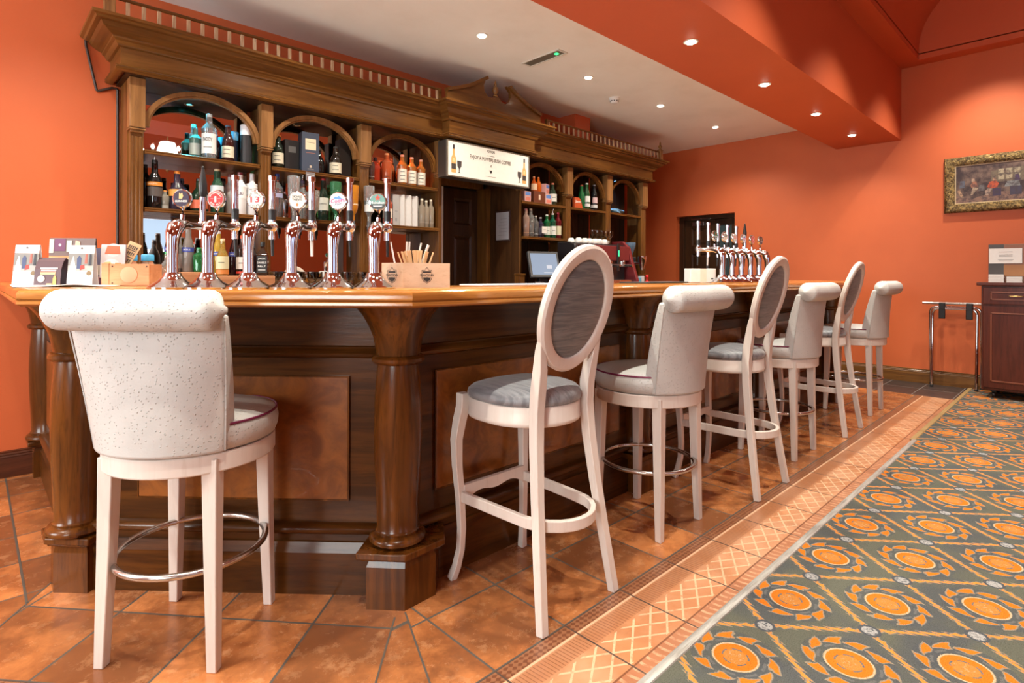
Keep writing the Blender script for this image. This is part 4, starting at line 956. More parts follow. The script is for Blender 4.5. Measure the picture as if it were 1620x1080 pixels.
b = MB(); n = 4; out = [c0, c1_, c2_, c3_]; cen = (c0 + c2_) / 2; inn = [cen + (p - cen) * 0.90 for p in out]; h0, h1 = TOP, TOP + 0.093
vs = [(p.x, p.y, h0) for p in out] + [(p.x, p.y, h1) for p in out] + [(p.x, p.y, h1) for p in inn] + [(p.x, p.y, h0 + 0.01) for p in inn]
fs = [(3, 2, 1, 0)] + [(i, (i + 1) % 4, 4 + (i + 1) % 4, 4 + i) for i in range(4)] + [(4 + i, 4 + (i + 1) % 4, 8 + (i + 1) % 4, 8 + i) for i in range(4)] + [(8 + i, 8 + (i + 1) % 4, 12 + (i + 1) % 4, 12 + i) for i in range(4)] + [(12, 13, 14, 15)]
b.add(vs, fs); b.build('box_body', M_PALE, cad, 20)
b = MB(); m1 = c0 + dr * 0.093; crest(b, (m1.x, m1.y, TOP + 0.047), (dr.x, dr.y, 0), (0, 0, 1), 1.15); b.build('printed_shield', M_INK, cad, 0)
b = MB(); m2 = c0 + dl * 0.049; crest(b, (m2.x, m2.y, TOP + 0.047), (-dl.x, -dl.y, 0), (0, 0, 1), 1.15); b.build('printed_shield', M_INK, cad, 0)
random.seed(3)
stir = None
for i in range(26):
    u_ = -1 + 2 * i / 25; px_, py_ = cen.x + dr.x * u_ * 0.022 + random.uniform(-.012, .012), cen.y + dr.y * u_ * 0.022 + random.uniform(-.006, .006)
    if stir is None:
        b = MB(); b.bb(-0.0028, 0.0028, -0.0009, 0.0009, 0.0, 0.132); stir = b.build('wooden_stirrer', plain((0.72, 0.46, 0.24), 0.6), None, 0, 0.0005); o = stir
    else: o = stir.copy(); C.objects.link(o)
    o.location = (px_ - dr.x * u_ * 0.004, py_, TOP + 0.0105)
    o.rotation_euler = (random.uniform(-0.08, 0.03), u_ * 0.36 + random.uniform(-.04, .04), -0.317)
    tag(o, 'flat wooden drink stirrer fanned out with others in the pale wooden box', 'stirrer', 'wooden stirrers in the counter box')
straw = None
for i, (u_, tl_, f_) in enumerate([(-0.066, -0.20, 0), (-0.030, 0.03, 0.02), (-0.024, 0.06, 0.02), (-0.004, 0.22, 0.02), (0.004, 0.34, 0.02), (0.008, 0.38, 0.03)]):
    if straw is None:
        b = MB(); n = 12; b.tube([(0, 0, 0), (0, 0, 0.165)], 0.0034, n); straw = b.build('drinking_straw', M_WHITE, None, 60); o = straw
    else: o = straw.copy(); C.objects.link(o)
    o.location = (cen.x + dr.x * u_, cen.y + dr.y * u_ + f_, TOP + 0.0105); o.rotation_euler = (0, tl_, -0.317)
    tag(o, 'white drinking straw leaning out of the pale wooden box' if i else 'white drinking straw standing alone at the left of the pale wooden box', 'straw', 'white straws in the counter box')

# --- printed cards at the left end of the bar
def tent(name, label, cat, loc, rz, w, h, dpt, front, marks, arched=False, sidecol=(0.6, 0.6, 0.62)):
    t = thing(name, label, cat, loc, rz)
    b = MB(); th = 0.0012
    sec = [(-dpt / 2, 0), (-dpt * 0.06, h), (dpt * 0.06, h), (dpt / 2, 0)]
    if arched: sec = [(-dpt / 2, 0), (-dpt * 0.40, h * 0.6), (-dpt * 0.22, h * 0.88), (0, h), (dpt * 0.22, h * 0.88), (dpt * 0.40, h * 0.6), (dpt / 2, 0)]
    o = [(y, z) for y, z in sec]; i_ = [(y * 0.93, max(0, z - th * (1 if z else 0) - (0.0 if z == 0 else 0.0008))) for y, z in sec][::-1]
    pr = o + i_; n = len(pr); b.add([(-w / 2, y, z) for y, z in pr] + [(w / 2, y, z) for y, z in pr], [(i, (i + 1) % n, n + (i + 1) % n, n + i) for i in range(n)] + [tuple(range(n)), tuple(range(n, 2 * n))[::-1]])
    b.build('card', plain(front, 0.5), t, 15, world=False)
    # printed marks: on the sloping front face
    y0, z0 = sec[0]; y1, z1 = sec[1] if not arched else sec[1]; L = math.hypot(y1 - y0, z1 - z0); uy, uz = (y1 - y0) / L, (z1 - z0) / L
    def pt(u, v, off=0.0006): return (u * w / 2, y0 + uy * v * L - uz * off, z0 + uz * v * L + uy * off * 0)
    for mi_, (kind, col, *a) in enumerate(marks):
        q = MB(); off = 0.0006 + 0.00025 * mi_
        if kind == 'r': q.add([pt(a[0], a[2], off), pt(a[1], a[2], off), pt(a[1], a[3], off), pt(a[0], a[3], off)], [(0, 1, 2, 3)])
        elif kind == 'c': q.add([pt(a[0] + a[2] * math.cos(k * PI / 8) , a[1] + a[2] * math.sin(k * PI / 8) * w / 2 / L, off) for k in range(16)], [tuple(range(16))])
        elif kind == 'p': q.add([pt(x, y, off) for x, y in a[0]], [tuple(range(len(a[0])))])
        elif kind == 't': q.text(a[0], pt(a[1], a[2], off), (1, 0, 0), (0, uy, uz), width=a[3] * w / 2, height=a[4] * L)
        elif kind == 'l':
            for k in range(a[2]): v = a[0] + (a[1] - a[0]) * k / max(1, a[2] - 1); q.add([pt(a[3], v, off), pt(a[4] - 0.2 * (k % 2), v, off), pt(a[4] - 0.2 * (k % 2), v + 0.012, off), pt(a[3], v + 0.012, off)], [(0, 1, 2, 3)])
        q.build('print', plain(col, 0.55), t, 0, world=False)
    return t
wedding = [('r', (0.22, 0.21, 0.20), -1, 1, 0.37, 0.80), ('r', (0.36, 0.35, 0.33), -1, 1, 0.37, 0.50), ('p', (0.82, 0.80, 0.78), [(-0.9, 0.38), (-0.35, 0.38), (-0.5, 0.60), (-0.62, 0.74), (-0.75, 0.60)]), ('p', (0.05, 0.07, 0.16), [(-0.3, 0.42), (0.0, 0.42), (0.02, 0.68), (-0.14, 0.75), (-0.32, 0.68)]),
           ('p', (0.55, 0.04, 0.03), [(-0.05, 0.38), (0.32, 0.42), (0.28, 0.52), (0.0, 0.50)]), ('p', (0.62, 0.10, 0.07), [(0.3, 0.55), (0.5, 0.55), (0.48, 0.78), (0.34, 0.78)]), ('p', (0.03, 0.03, 0.04), [(0.62, 0.5), (0.85, 0.5), (0.82, 0.78), (0.66, 0.78)]),
           ('c', (0.10, 0.08, 0.09), 0.0, 0.93, 0.09), ('l', (0.45, 0.43, 0.45), 0.06, 0.31, 7, -0.85, 0.85), ('c', (0.20, 0.13, 0.06), 0.70, 0.31, 0.20)]
tent('tent_card', 'white tent card with a wedding photograph, leftmost on the end of the bar', 'card', (0.165, 2.935, TOP), rad(-38), 0.088, 0.162, 0.05, (0.80, 0.78, 0.80), wedding)
tent('tent_card', 'white tent card with a wedding photograph, standing before the dark leaflet', 'card', (0.322, 2.80, TOP + 0.001), rad(-34), 0.090, 0.160, 0.05, (0.80, 0.77, 0.78), wedding)
tent('tent_card', 'dark brown arched card with a coffee advert between the two white tent cards', 'card', (0.238, 2.875, TOP), rad(-40), 0.098, 0.112, 0.075, (0.085, 0.04, 0.05),
     [('r', (0.75, 0.66, 0.62), -0.55, 0.75, 0.98, 1.08), ('r', (0.72, 0.62, 0.56), -0.50, 0.65, 0.86, 0.94), ('r', (0.62, 0.26, 0.15), -0.55, 0.62, 0.78, 0.83), ('r', (0.66, 0.42, 0.22), -0.52, 0.60, 0.68, 0.75), ('c', (0.62, 0.55, 0.50), -0.45, 0.42, 0.28), ('p', (0.62, 0.33, 0.09), [(0.45, 0.02), (0.72, 0.02), (0.72, 0.45), (0.62, 0.62), (0.55, 0.62), (0.45, 0.45)]), ('r', (0.55, 0.33, 0.18), 0.0, 0.4, 0.02, 0.16)], arched=True)
tent('menu_leaflet', 'wide leaflet with food photographs standing behind the tent cards', 'leaflet', (0.315, 3.02, TOP), rad(-40), 0.185, 0.200, 0.04, (0.16, 0.10, 0.09),
     [('r', (0.62, 0.26, 0.09), -1, 1, 0.02, 0.62), ('p', (0.72, 0.42, 0.20), [(-1, 0.3), (1, 0.45), (1, 0.56), (-1, 0.60)]), ('r', (0.14, 0.03, 0.10), -0.78, -0.30, 0.72, 0.98), ('c', (0.7, 0.66, 0.7), -0.54, 0.85, 0.06), ('r', (0.55, 0.52, 0.48), -1, -0.8, 0.68, 0.97), ('p', (0.72, 0.42, 0.30), [(0.08, 0.64), (0.38, 0.62), (0.34, 0.92), (0.14, 0.95)]), ('r', (0.6, 0.6, 0.5), -0.24, -0.02, 0.7, 0.95), ('c', (0.70, 0.45, 0.18), 0.1, 0.25, 0.22)])
tent('menu_leaflet', 'narrow dark leaflet tucked behind the right-hand white tent card', 'leaflet', (0.405, 2.865, TOP), rad(-40), 0.085, 0.155, 0.03, (0.045, 0.03, 0.07),
     [('c', (0.6, 0.6, 0.65), 0.1, 0.86, 0.1), ('r', (0.45, 0.10, 0.06), -0.6, 0.7, 0.1, 0.22), ('r', (0.35, 0.3, 0.25), -0.7, 0.6, 0.28, 0.55)])
tent('menu_leaflet', 'food leaflet with a photographed plate, standing left of the small wooden crate', 'leaflet', (0.425, 2.80, TOP + 0.001), rad(-30), 0.088, 0.168, 0.05, (0.60, 0.50, 0.52),
     [('r', (0.55, 0.50, 0.52), -1, 1, 0.20, 0.99), ('c', (0.70, 0.62, 0.62), 0, 0.86, 0.62), ('p', (0.55, 0.12, 0.05), [(-0.7, 0.76), (0.6, 0.76), (0.5, 0.96), (-0.5, 0.97)]), ('c', (0.74, 0.66, 0.66), -0.1, 0.45, 0.75), ('p', (0.72, 0.42, 0.16), [(-0.8, 0.40), (-0.1, 0.34), (0.1, 0.46), (-0.2, 0.58), (-0.7, 0.56)]), ('r', (0.60, 0.24, 0.07), 0.2, 0.7, 0.42, 0.55), ('r', (0.09, 0.025, 0.05), -1, 1, 0.0, 0.19), ('l', (0.6, 0.5, 0.5), 0.06, 0.14, 3, -0.6, 0.8)])
b = MB(); g = 14; vs = []
A0, A1, A2, A3 = Vector((0.105, 2.62)), Vector((0.365, 2.565)), Vector((0.455, 2.74)), Vector((0.115, 3.05))
for j in range(5):
    for i in range(g + 1):
        p = (A0 + (A1 - A0) * i / g) * (1 - j / 4) + (A3 + (A2 - A3) * i / g) * (j / 4); z = TOP + 0.0015 + 0.007 * max(0, math.sin(i / g * PI * 1.1 - 0.6)) ** 3 * (1 - j / 4)
        vs.append((p.x, p.y, z))
k = g + 1; m_ = len(vs); vs += [(x, y, z + 0.0022) for x, y, z in vs]; fs = []
for j in range(4):
    for i in range(g): a = j * k + i; fs += [(a, a + 1, a + 1 + k, a + k), (m_ + a, m_ + a + k, m_ + a + 1 + k, m_ + a + 1)]
per = [i for i in range(k)] + [j * k + g for j in range(1, 5)] + [4 * k + i for i in range(g - 1, -1, -1)] + [j * k for j in range(3, 0, -1)]
fs += [(per[i], per[(i + 1) % len(per)], m_ + per[(i + 1) % len(per)], m_ + per[i]) for i in range(len(per))]
b.add(vs, fs); o = b.build('newspaper', M_PAPER, None, 40); move_origin(o, (0.2, 2.7, TOP)); tag(o, 'white newspaper lying flat under the cards at the left end of the bar', 'newspaper')
q = MB()
for i in range(9): q.add([(0.13 + 0.03 * i, 2.66 - 0.004 * i, TOP + 0.0125), (0.15 + 0.03 * i, 2.656 - 0.004 * i, TOP + 0.0125), (0.16 + 0.03 * i, 2.70 - 0.004 * i, TOP + 0.0125), (0.14 + 0.03 * i, 2.704 - 0.004 * i, TOP + 0.0125)], [(0, 1, 2, 3)])
# --- small crate with a round plug
cr = thing('wooden_crate', 'small reddish wooden crate with a round inlay at the left end of the bar', 'crate', (0.475, 2.715, TOP), rad(-38))
b = MB(); b.bb(-0.062, 0.088, -0.05, -0.04, 0.001, 0.088); b.bb(-0.062, 0.088, 0.04, 0.05, 0.001, 0.088); b.bb(0.078, 0.088, -0.04, 0.04, 0.001, 0.088); b.bb(-0.062, -0.052, -0.04, 0.04, 0.001, 0.088); b.bb(-0.052, 0.078, -0.04, 0.04, 0.001, 0.010); b.bb(-0.090, -0.062, -0.052, -0.04, 0, 0.090); b.bb(-0.090, -0.084, -0.04, 0.05, 0, 0.09); b.bb(-0.084, -0.062, -0.044, -0.04, 0, 0.09)
b.build('box_body', M_CRATE, cr, 0, 0.0015, world=False)
b = MB(); b.T = Matrix.Translation((0.012, -0.0505, 0.045)) @ Matrix.Rotation(PI / 2, 4, 'X'); b.lathe([(0.030, -0.001), (0.032, 0.001), (0.028, 0.0018), (0.001, 0.002)], (0, 0, 0), 30, False); b.build('round_inlay', plain((0.60, 0.27, 0.14), 0.5), cr, 30, world=False)
for sx, sz in ((-0.050, 0.012), (-0.050, 0.078), (0.078, 0.078)):
    b = MB(); b.ball((sx, -0.0505, sz), 0.003, 8, 5); b.build('nail', M_INK, cr, 40, world=False)
kb = thing('kraft_sign', 'small brown kraft-paper sign leaning upright behind the small wooden crate', 'sign', (0.462, 2.765, TOP))
b = MB(); T = Matrix.Translation((0.455, 2.795, TOP + 0.0875)) @ Matrix.Rotation(rad(-40), 4, 'Z') @ Matrix.Rotation(rad(24), 4, 'Y') @ Matrix.Rotation(rad(-12), 4, 'X'); b.T = T; b.bb(-0.026, 0.026, -0.0015, 0.0015, -0.086, 0.100); b.build('board', plain((0.52, 0.34, 0.18), 0.7), kb, 0)
b = MB(); b.T = T
for z_ in (0.078, 0.052, 0.022): b.text('IIIII', (0, -0.0018, z_), Xv, Zv, width=0.036, height=0.014)
b.bb(-0.012, 0.012, -0.0025, -0.0017, -0.010, 0.004)
for z_ in (0.066, 0.037): b.bb(-0.020, 0.020, -0.0025, -0.0017, z_ - 0.0015, z_ + 0.0015)
b.build('lettering', M_INK, kb, 0)
M_JAR = new_mat('jar_glass', (0.75, 0.80, 0.80), 0.05, Transmission_Weight=0.85, IOR=1.3)
for i, (x, y, s_) in enumerate(((0.500, 2.905, 'left'), (0.562, 2.90, 'right'))):
    t = thing('storage_jar', 'glass jar with bright blue lid behind the small crate, %s one of the two' % s_, 'jar', (x, y, TOP), 0, 'blue-lidded jars behind the crate')
    b = MB(); b.lathe([(0.001, 0), (0.024, 0), (0.027, 0.006), (0.027, 0.085), (0.021, 0.10), (0.021, 0.11), (0.001, 0.11)], (0, 0, 0), 20, False); b.build('glass_body', M_JAR, t, 40, world=False)
    b = MB(); b.lathe([(0.023, 0.104), (0.025, 0.106), (0.025, 0.130), (0.022, 0.134), (0.001, 0.134)], (0, 0, 0), 24, False); b.build('lid', plain((0.08, 0.42, 0.75), 0.35), t, 40, world=False)

# --- far worktop objects
nb = thing('napkin_holder', 'white box of napkins standing before the far row of beer taps', 'box', (3.40, 1.78, TOP), rad(-38))
b = MB(); b.bb(-0.085, 0.085, -0.05, 0.05, 0.002, 0.092); b.build('box_body', M_WHITE, nb, 0, 0.004, world=False)
b = MB(); b.bb(-0.020, 0.020, -0.052, -0.0501, 0.002, 0.092); b.build('side_label', plain((0.76, 0.68, 0.58), 0.5), nb, 0, world=False)
b = MB(); b.bb(0.052, 0.066, -0.0512, -0.0502, 0.025, 0.032); b.build('lettering', M_INK, nb, 0, world=False)
kb2 = MB(); kb2.box((3.56, 1.80, TOP + 0.045), (0.05, 0.11, 0.09), rad(-38)); o = kb2.build('cardboard_box', plain((0.50, 0.27, 0.12), 0.7), None, 0, 0.002); move_origin(o, (3.56, 1.80, TOP)); tag(o, 'small brown cardboard box behind the white napkin box on the bar', 'box')
b = MB(); b.box((3.13, 1.92, TOP + 0.004), (0.55, 0.20, 0.008)); o = b.build('bar_mat', M_RUBBER, None, 0, 0.002); move_origin(o, (3.13, 1.92, TOP)); tag(o, 'black rubber bar mat lying on the rear edge of the worktop', 'mat')
b = MB(); b.box((1.92, 1.94, TOP + 0.003), (0.62, 0.16, 0.006)); o = b.build('bar_towel', plain((0.60, 0.62, 0.68), 0.8), None, 0, 0.002); move_origin(o, (1.92, 1.94, TOP)); tag(o, 'pale grey bar towel laid along the rear edge of the worktop behind the oval-back stool', 'towel')

# ================================================================== BOTTLES
GL = {}
def glassm(col, tr=0.6):
    k = (col, tr)
    if k not in GL:
        GL[k] = new_mat('bottle_glass_%d' % len(GL), col, 0.06, Transmission_Weight=tr, IOR=1.35); E.bsdf.inputs['Coat Weight'].default_value = 0.5
    return GL[k]
SHP = {'std': [(.0, 0), (.9, 0), (1, .02), (1, .58), (.93, .66), (.62, .74), (.40, .79), (.36, .82), (.36, .93)],
       'round': [(.0, 0), (.9, 0), (1, .03), (1.02, .25), (1, .50), (.86, .60), (.55, .68), (.36, .74), (.34, .93)],
       'wine': [(.0, 0), (.9, 0), (1, .02), (1, .50), (.90, .60), (.60, .70), (.42, .77), (.40, .95)],
       'squat': [(.0, 0), (.9, 0), (1, .03), (1.05, .32), (.98, .52), (.70, .64), (.36, .72), (.34, .93)],
       'slim': [(.0, 0), (.9, 0), (1, .02), (1, .66), (.80, .74), (.45, .80), (.42, .94)],
       'inverted': [(.0, 0), (.30, 0), (.34, .02), (.36, .14), (.42, .20), (.80, .28), (1, .38), (1, .97), (.93, 1.0), (.0, 1.0)]}
DEF = {}
def bottle(spot, H, R, shp, glass, cap, label, lab=None, txt=None, grp=None, txc=(0.03, 0.03, 0.03), tr=0.6, pour=False, rz=-0.5, sq=False, band=None, tw=1.2, name='bottle', th=None):
    x, y, z = spot; t = thing(name, label, 'bottle', (x, y, z), rz, grp)
    pr = [(max(1e-5, r * R), h * H) for r, h in SHP[shp]]
    seg = 4 if sq else 20; b = MB(); k = 1.3 if sq else 1.0
    if sq: b.T = Matrix.Rotation(PI / 4, 4, 'Z')
    b.lathe([(r * (k if h < H * 0.66 else 1.2), h) for r, h in pr], (0, 0, 0), seg, True); b.build('glass_body', glassm(glass, tr), t, 40 if not sq else 25, 0.004 if sq else 0, world=False)
    r0 = pr[-1][0] if shp != 'inverted' else R * .3
    if shp != 'inverted':
        ct = H * (0.86 if shp != 'wine' else 0.80)
        b = MB(); b.lathe([(r0 * 1.10, ct), (r0 * 1.15, ct + .002), (r0 * 1.15, H - .002), (r0 * 1.0, H), (0.0005, H)], (0, 0, 0), 16, False); b.build('cap', plain(cap, 0.35), t, 40, world=False)
        if pour: b = MB(); b.tube([(0, 0, H), (0, -0.004, H + 0.018), (0.006, -0.012, H + 0.048)], [0.006, 0.004, 0.003], 10); b.build('pourer', M_STEEL, t, 50, world=False)
    if lab:
        col, z0, z1 = lab[:3]; ang = lab[3] if len(lab) > 3 else 80
        b = MB(); vs = []; n = 14
        if sq:
            w_ = R * 0.86 * 1.0; yy_ = -R * 1.3 * math.cos(PI / 4) - 0.0012
            b.add([(-w_, yy_, z0 * H), (w_, yy_, z0 * H), (w_, yy_, z1 * H), (-w_, yy_, z1 * H)], [(0, 1, 2, 3)])
        else:
            rr = R * 1.0 + 0.0012 + (0.002 if shp in ('squat', 'round') else 0)
            for zz in (z0 * H, z1 * H):
                for i in range(n + 1): a = rad(-ang + 2 * ang * i / n); vs.append((rr * math.sin(a), -rr * math.cos(a), zz))
            b.add(vs, [(i, i + 1, n + 2 + i, n + 1 + i) for i in range(n)])
        L = b.build('label_band', plain(col, 0.5), t, 60, world=False, flip=True)
        if txt:
            rows = txt if isinstance(txt, list) else [txt]; b = MB(); zc = (z0 + z1) / 2 * H; dz = (z1 - z0) * H / (len(rows) + 0.6)
            for i, s in enumerate(rows):
                zz = zc + dz * ((len(rows) - 1) / 2 - i)
                if s == '#':      # print too small to read: a thin dark line
                    hb = min(0.0022, dz * 0.12); k_ = 7; vv = []
                    for e_ in (-hb, hb):
                        for j in range(k_): xx = (-0.5 + j / (k_ - 1)) * R * (1.0 + 0.2 * (i % 2)); rr_ = R * 1.3 if sq else rr + .0008; a_ = xx / rr_; vv.append((xx, yy_ - .0006, zz + e_) if sq else (rr_ * math.sin(a_), -rr_ * math.cos(a_), zz + e_))
                    b.add(vv, [(j, j + 1, k_ + j + 1, k_ + j) for j in range(k_ - 1)]); continue
                if sq: b.text(s, (0, yy_, zz), Xv, Zv, width=min(R * 1.5, dz * 0.7 * len(s) * .7), height=th or dz * 0.55)
                else: b.text(s, (0, -rr, zz), Xv, Zv, width=R * tw, height=th or dz * 0.5, wrap=rr)
            b.build('lettering', plain(txc, 0.5), t, 0, world=False)
    if band:
        col, z0, z1 = band; rr = R + 0.001
        b = MB(); vs = [(rr * math.cos(2 * PI * i / 20), rr * math.sin(2 * PI * i / 20), zz) for zz in (z0 * H, z1 * H) for i in range(20)]; b.add(vs, [(i, (i + 1) % 20, 20 + (i + 1) % 20, 20 + i) for i in range(20)]); b.build('band', plain(col, 0.5), t, 60, world=False)
    return t
CREAM, DARK, AMB, CLR = (0.72, 0.67, 0.52), (0.012, 0.014, 0.012), (0.62, 0.22, 0.04), (0.80, 0.84, 0.86)
WHT = (0.80, 0.80, 0.80)
# first bay, upper shelf (lit cyan from above)
S = SH1; Y = 4.27
bottle((1.12, 4.33, S), .225, .036, 'std', (0.25, 0.50, 0.42), (0.1, 0.2, 0.25), 'greenish clear bottle at the back of the upper shelf, behind the PADDY bottle', (( .55, .62, .6), .15, .5), grp='bottles on the first bay upper shelf')
bottle((1.185, 4.25, S), .315, .046, 'std', CLR, (0.55, 0.60, 0.62), 'large clear bottle with white PADDY label on the cyan-lit upper shelf', (WHT, .12, .56), ['PADDY', '#'], 'bottles on the first bay upper shelf', tr=0.85, tw=1.3)
bottle((1.245, 4.31, S), .20, .024, 'slim', (0.06, 0.01, 0.01), (0.3, 0.3, 0.32), 'slender dark red bottle right of the PADDY bottle', ((0.25, 0.02, 0.02), .2, .5), grp='bottles on the first bay upper shelf')
bottle((1.31, 4.26, S), .262, .040, 'wine', (0.05, 0.012, 0.01), (0.04, 0.05, 0.08), 'dark round-shouldered bottle with cream label on the cyan-lit upper shelf', (CREAM, .12, .42), ['#', '#'], 'bottles on the first bay upper shelf', tr=0.2)
def tube_box(spot, H, R, body, capc, label, grp):
    t = thing('bottle_tube', label, 'gift tube', spot, 0, grp); b = MB(); b.lathe([(R, 0), (R, H * 0.74)], (0, 0, 0), 24); b.build('tube', plain(body, 0.25), t, 40, world=False)
    b = MB(); b.lathe([(R * 1.02, H * .74), (R * 1.02, H - .002), (R * .98, H)], (0, 0, 0), 24); b.build('tube_lid', plain(capc, 0.4), t, 40, world=False)
tube_box((1.365, 4.32, S), .235, .034, (0.01, 0.015, 0.03), (0.10, 0.35, 0.60), 'dark gift tube with blue top beside the white-topped tube', 'gift tubes')
tube_box((1.433, 4.26, S), .285, .040, (0.03, 0.035, 0.04), (0.75, 0.76, 0.80), 'dark gift tube with white top at the right end of the cyan-lit shelf', 'gift tubes')
# first bay, middle shelf
S = SH2; g = 'bottles on the first bay middle shelf'
bottle((0.83, 4.36, S), .30, .034, 'std', DARK, (0.02, 0.02, 0.02), 'plain dark bottle half hidden behind the cream-liqueur bottle at the left upright', grp=g, tr=0.1)
bottle((0.862, 4.25, S), .318, .044, 'round', (0.010, 0.008, 0.008), (0.02, 0.02, 0.02), 'dark BAILEYS bottle with orange arched label and steel pourer', ((0.75, 0.28, 0.04), .46, .54), ['BAILEYS'], g, txc=(0.9, 0.8, 0.7), tr=0.0, pour=True, tw=1.35, band=((0.10, 0.085, 0.08), .25, .44))
bottle((0.918, 4.24, S), .125, .022, 'slim', (0.25, 0.24, 0.2), (0.75, 0.25, 0.03), 'little grey bottle with orange top beside the BAILEYS bottle', ((0.35, 0.34, 0.3), .05, .6), grp=g, tr=0.2)
bottle((0.990, 4.25, S), .262, .046, 'squat', (0.03, 0.02, 0.04), (0.85, 0.30, 0.03), 'dark squat bottle with orange cap and sun label behind the leftmost tap badge', ((0.70, 0.33, 0.06), .35, .52), grp=g, tr=0.1)
bottle((1.035, 4.31, S), .225, .028, 'std', (0.01, 0.03, 0.07), (0.02, 0.10, 0.25), 'slim dark blue bottle right of the orange-capped one', grp=g, tr=0.2)
bottle((1.130, 4.27, S), .23, .052, 'squat', (0.012, 0.035, 0.02), (0.02, 0.02, 0.02), 'squat dark green bottle behind the black tap handle', ((0.60, 0.12, 0.05), .1, .35), grp=g, tr=0.2)
bottle((1.240, 4.26, S), .31, .042, 'wine', (0.04, 0.16, 0.09), (0.65, 0.52, 0.30), 'green sparkling-wine shaped bottle with gold foil neck behind the red ale badge', ((0.55, 0.62, 0.66), .30, .62), grp=g)
bottle((1.345, 4.33, S), .295, .034, 'std', (0.75, 0.75, 0.75), (0.20, 0.02, 0.03), 'white bottle with maroon cap just behind the palm-tree bottle', grp=g, tr=0.05)
bottle((1.388, 4.25, S), .305, .042, 'std', (0.80, 0.80, 0.80), (0.18, 0.02, 0.03), 'white MALIBU bottle with maroon cap and sunset mark', ((0.80, 0.80, 0.80), .38, .60), ['MALIBU'], g, tr=0.0, tw=1.3, txc=(0.10, 0.06, 0.12), th=0.018)
bottle((1.470, 4.25, S), .305, .040, 'std', (0.78, 0.80, 0.82), (0.72, 0.74, 0.76), 'frosted white bottle with white cap behind the badge reading 13', ((0.78, 0.80, 0.82), .5, .75), ['VF'], g, tr=0.05, tw=0.6)
# first bay, low row on wooden risers standing on the counter
def riser(x0, x1, y0, y1, h, label):
    b = MB(); b.bb(x0, x1, y0, y1, CT + .001, CT + h); o = b.build('wooden_riser', M_CRATE, None, 0, 0.004); move_origin(o, ((x0 + x1) / 2, (y0 + y1) / 2, CT)); tag(o, label, 'riser', 'wooden risers under the low bottles')
riser(0.76, 1.10, 3.93, 4.125, 0.165, 'wooden riser block under the low bottles at the left of the counter')
riser(1.12, 1.48, 3.84, 4.05, 0.143, 'wooden riser block under the low bottles near the square black-label bottle')
g = 'bottles on the wooden risers'
def bols(x, y, neck, label, z=CT + .166, liq=(0.02, 0.02, 0.03)): bottle((x, y, z), .285, .034, 'wine', liq, (0.55, 0.56, 0.58), label, ((0.04, 0.06, 0.30), .44, .54), ['BOLS'], g, txc=(0.85, 0.85, 0.9), tr=0.3, band=(neck, .44, .441), tw=1.2)
for x, y, neck, lb, z, lq in ((0.905, 4.03, (0.03, 0.25, 0.08), 'BOLS bottle with green neck on the riser', CT + .166, (0.01, 0.02, 0.015)), (1.003, 4.03, (0.55, 0.22, 0.04), 'BOLS bottle with orange neck on the riser', CT + .166, (0.25, 0.22, 0.2)),
                        (1.17, 4.00, (0.60, 0.42, 0.08), 'BOLS bottle with yellow neck on the riser', CT + .144, (0.5, 0.3, 0.04)), (1.275, 4.01, (0.35, 0.02, 0.04), 'BOLS bottle with crimson neck on the riser', CT + .144, (0.03, 0.008, 0.012))):
    t = bottle((x, y, z), .288, .034, 'wine', lq, (0.55, 0.56, 0.58), lb, ((0.04, 0.06, 0.30), .44, .54), ['BOLS'], g, txc=(0.85, 0.85, 0.9), tr=0.3, tw=1.2)
    b = MB(); b.lathe([(0.0150, .79 * .288), (0.0150, .92 * .288)], (0, 0, 0), 16); b.build('neck_sleeve', plain(neck, 0.4), t, 40, world=False)
bottle((0.965, 4.10, CT + .166), .235, .038, 'round', (0.55, 0.56, 0.58), (0.6, 0.6, 0.62), 'pale bottle between the green-necked and orange-necked liqueur bottles', ((.7, .7, .72), .1, .5), grp=g, tr=0.5)
bottle((1.055, 3.99, CT + .166), .155, .030, 'slim', (0.02, 0.22, 0.06), (0.02, 0.25, 0.08), 'small bright green bottle behind the second tap column', grp=g)
bottle((1.165, 3.89, CT + .144), .235, .036, 'squat', (0.72, 0.45, 0.10), (0.72, 0.55, 0.33), 'golden squat tequila bottle with wooden stopper', ((0.66, 0.60, 0.38), .18, .52), ['#'], g, tr=0.7, band=((0.65, 0.22, 0.05), .04, .16), th=0.008)
bottle((1.292, 3.90, CT + .144), .262, .040, 'std', (0.03, 0.015, 0.015), (0.80, 0.10, 0.03), 'dark bottle with red cap and large round white label', ((0.75, 0.70, 0.65), .16, .46), ['#'], g, tr=0.3, band=((0.65, 0.05, 0.03), .05, .10))
bottle((1.385, 3.98, CT + .144), .215, .034, 'std', (0.03, 0.02, 0.02), (0.1, 0.1, 0.1), 'clear-necked square bottle half hidden behind the black-label one', grp=g, tr=0.4, sq=True)
bottle((1.415, 3.89, CT + .144), .225, .037, 'std', (0.05, 0.025, 0.015), (0.02, 0.02, 0.02), "square bottle with black and white JACK DANIEL'S label", ((0.02, 0.02, 0.02), .08, .58), ["JACK", "DANIEL'S", 'No.7', '#'], g, txc=(0.8, 0.8, 0.78), tr=0.4, sq=True)
bottle((0.625, 2.835, TOP), .145, .030, 'round', (0.75, 0.78, 0.78), (0.03, 0.35, 0.12), 'clear plastic bottle with red label and green cap behind the leftmost tap', ((0.65, 0.06, 0.04), .08, .24), grp='clear plastic bottle', tr=0.85)
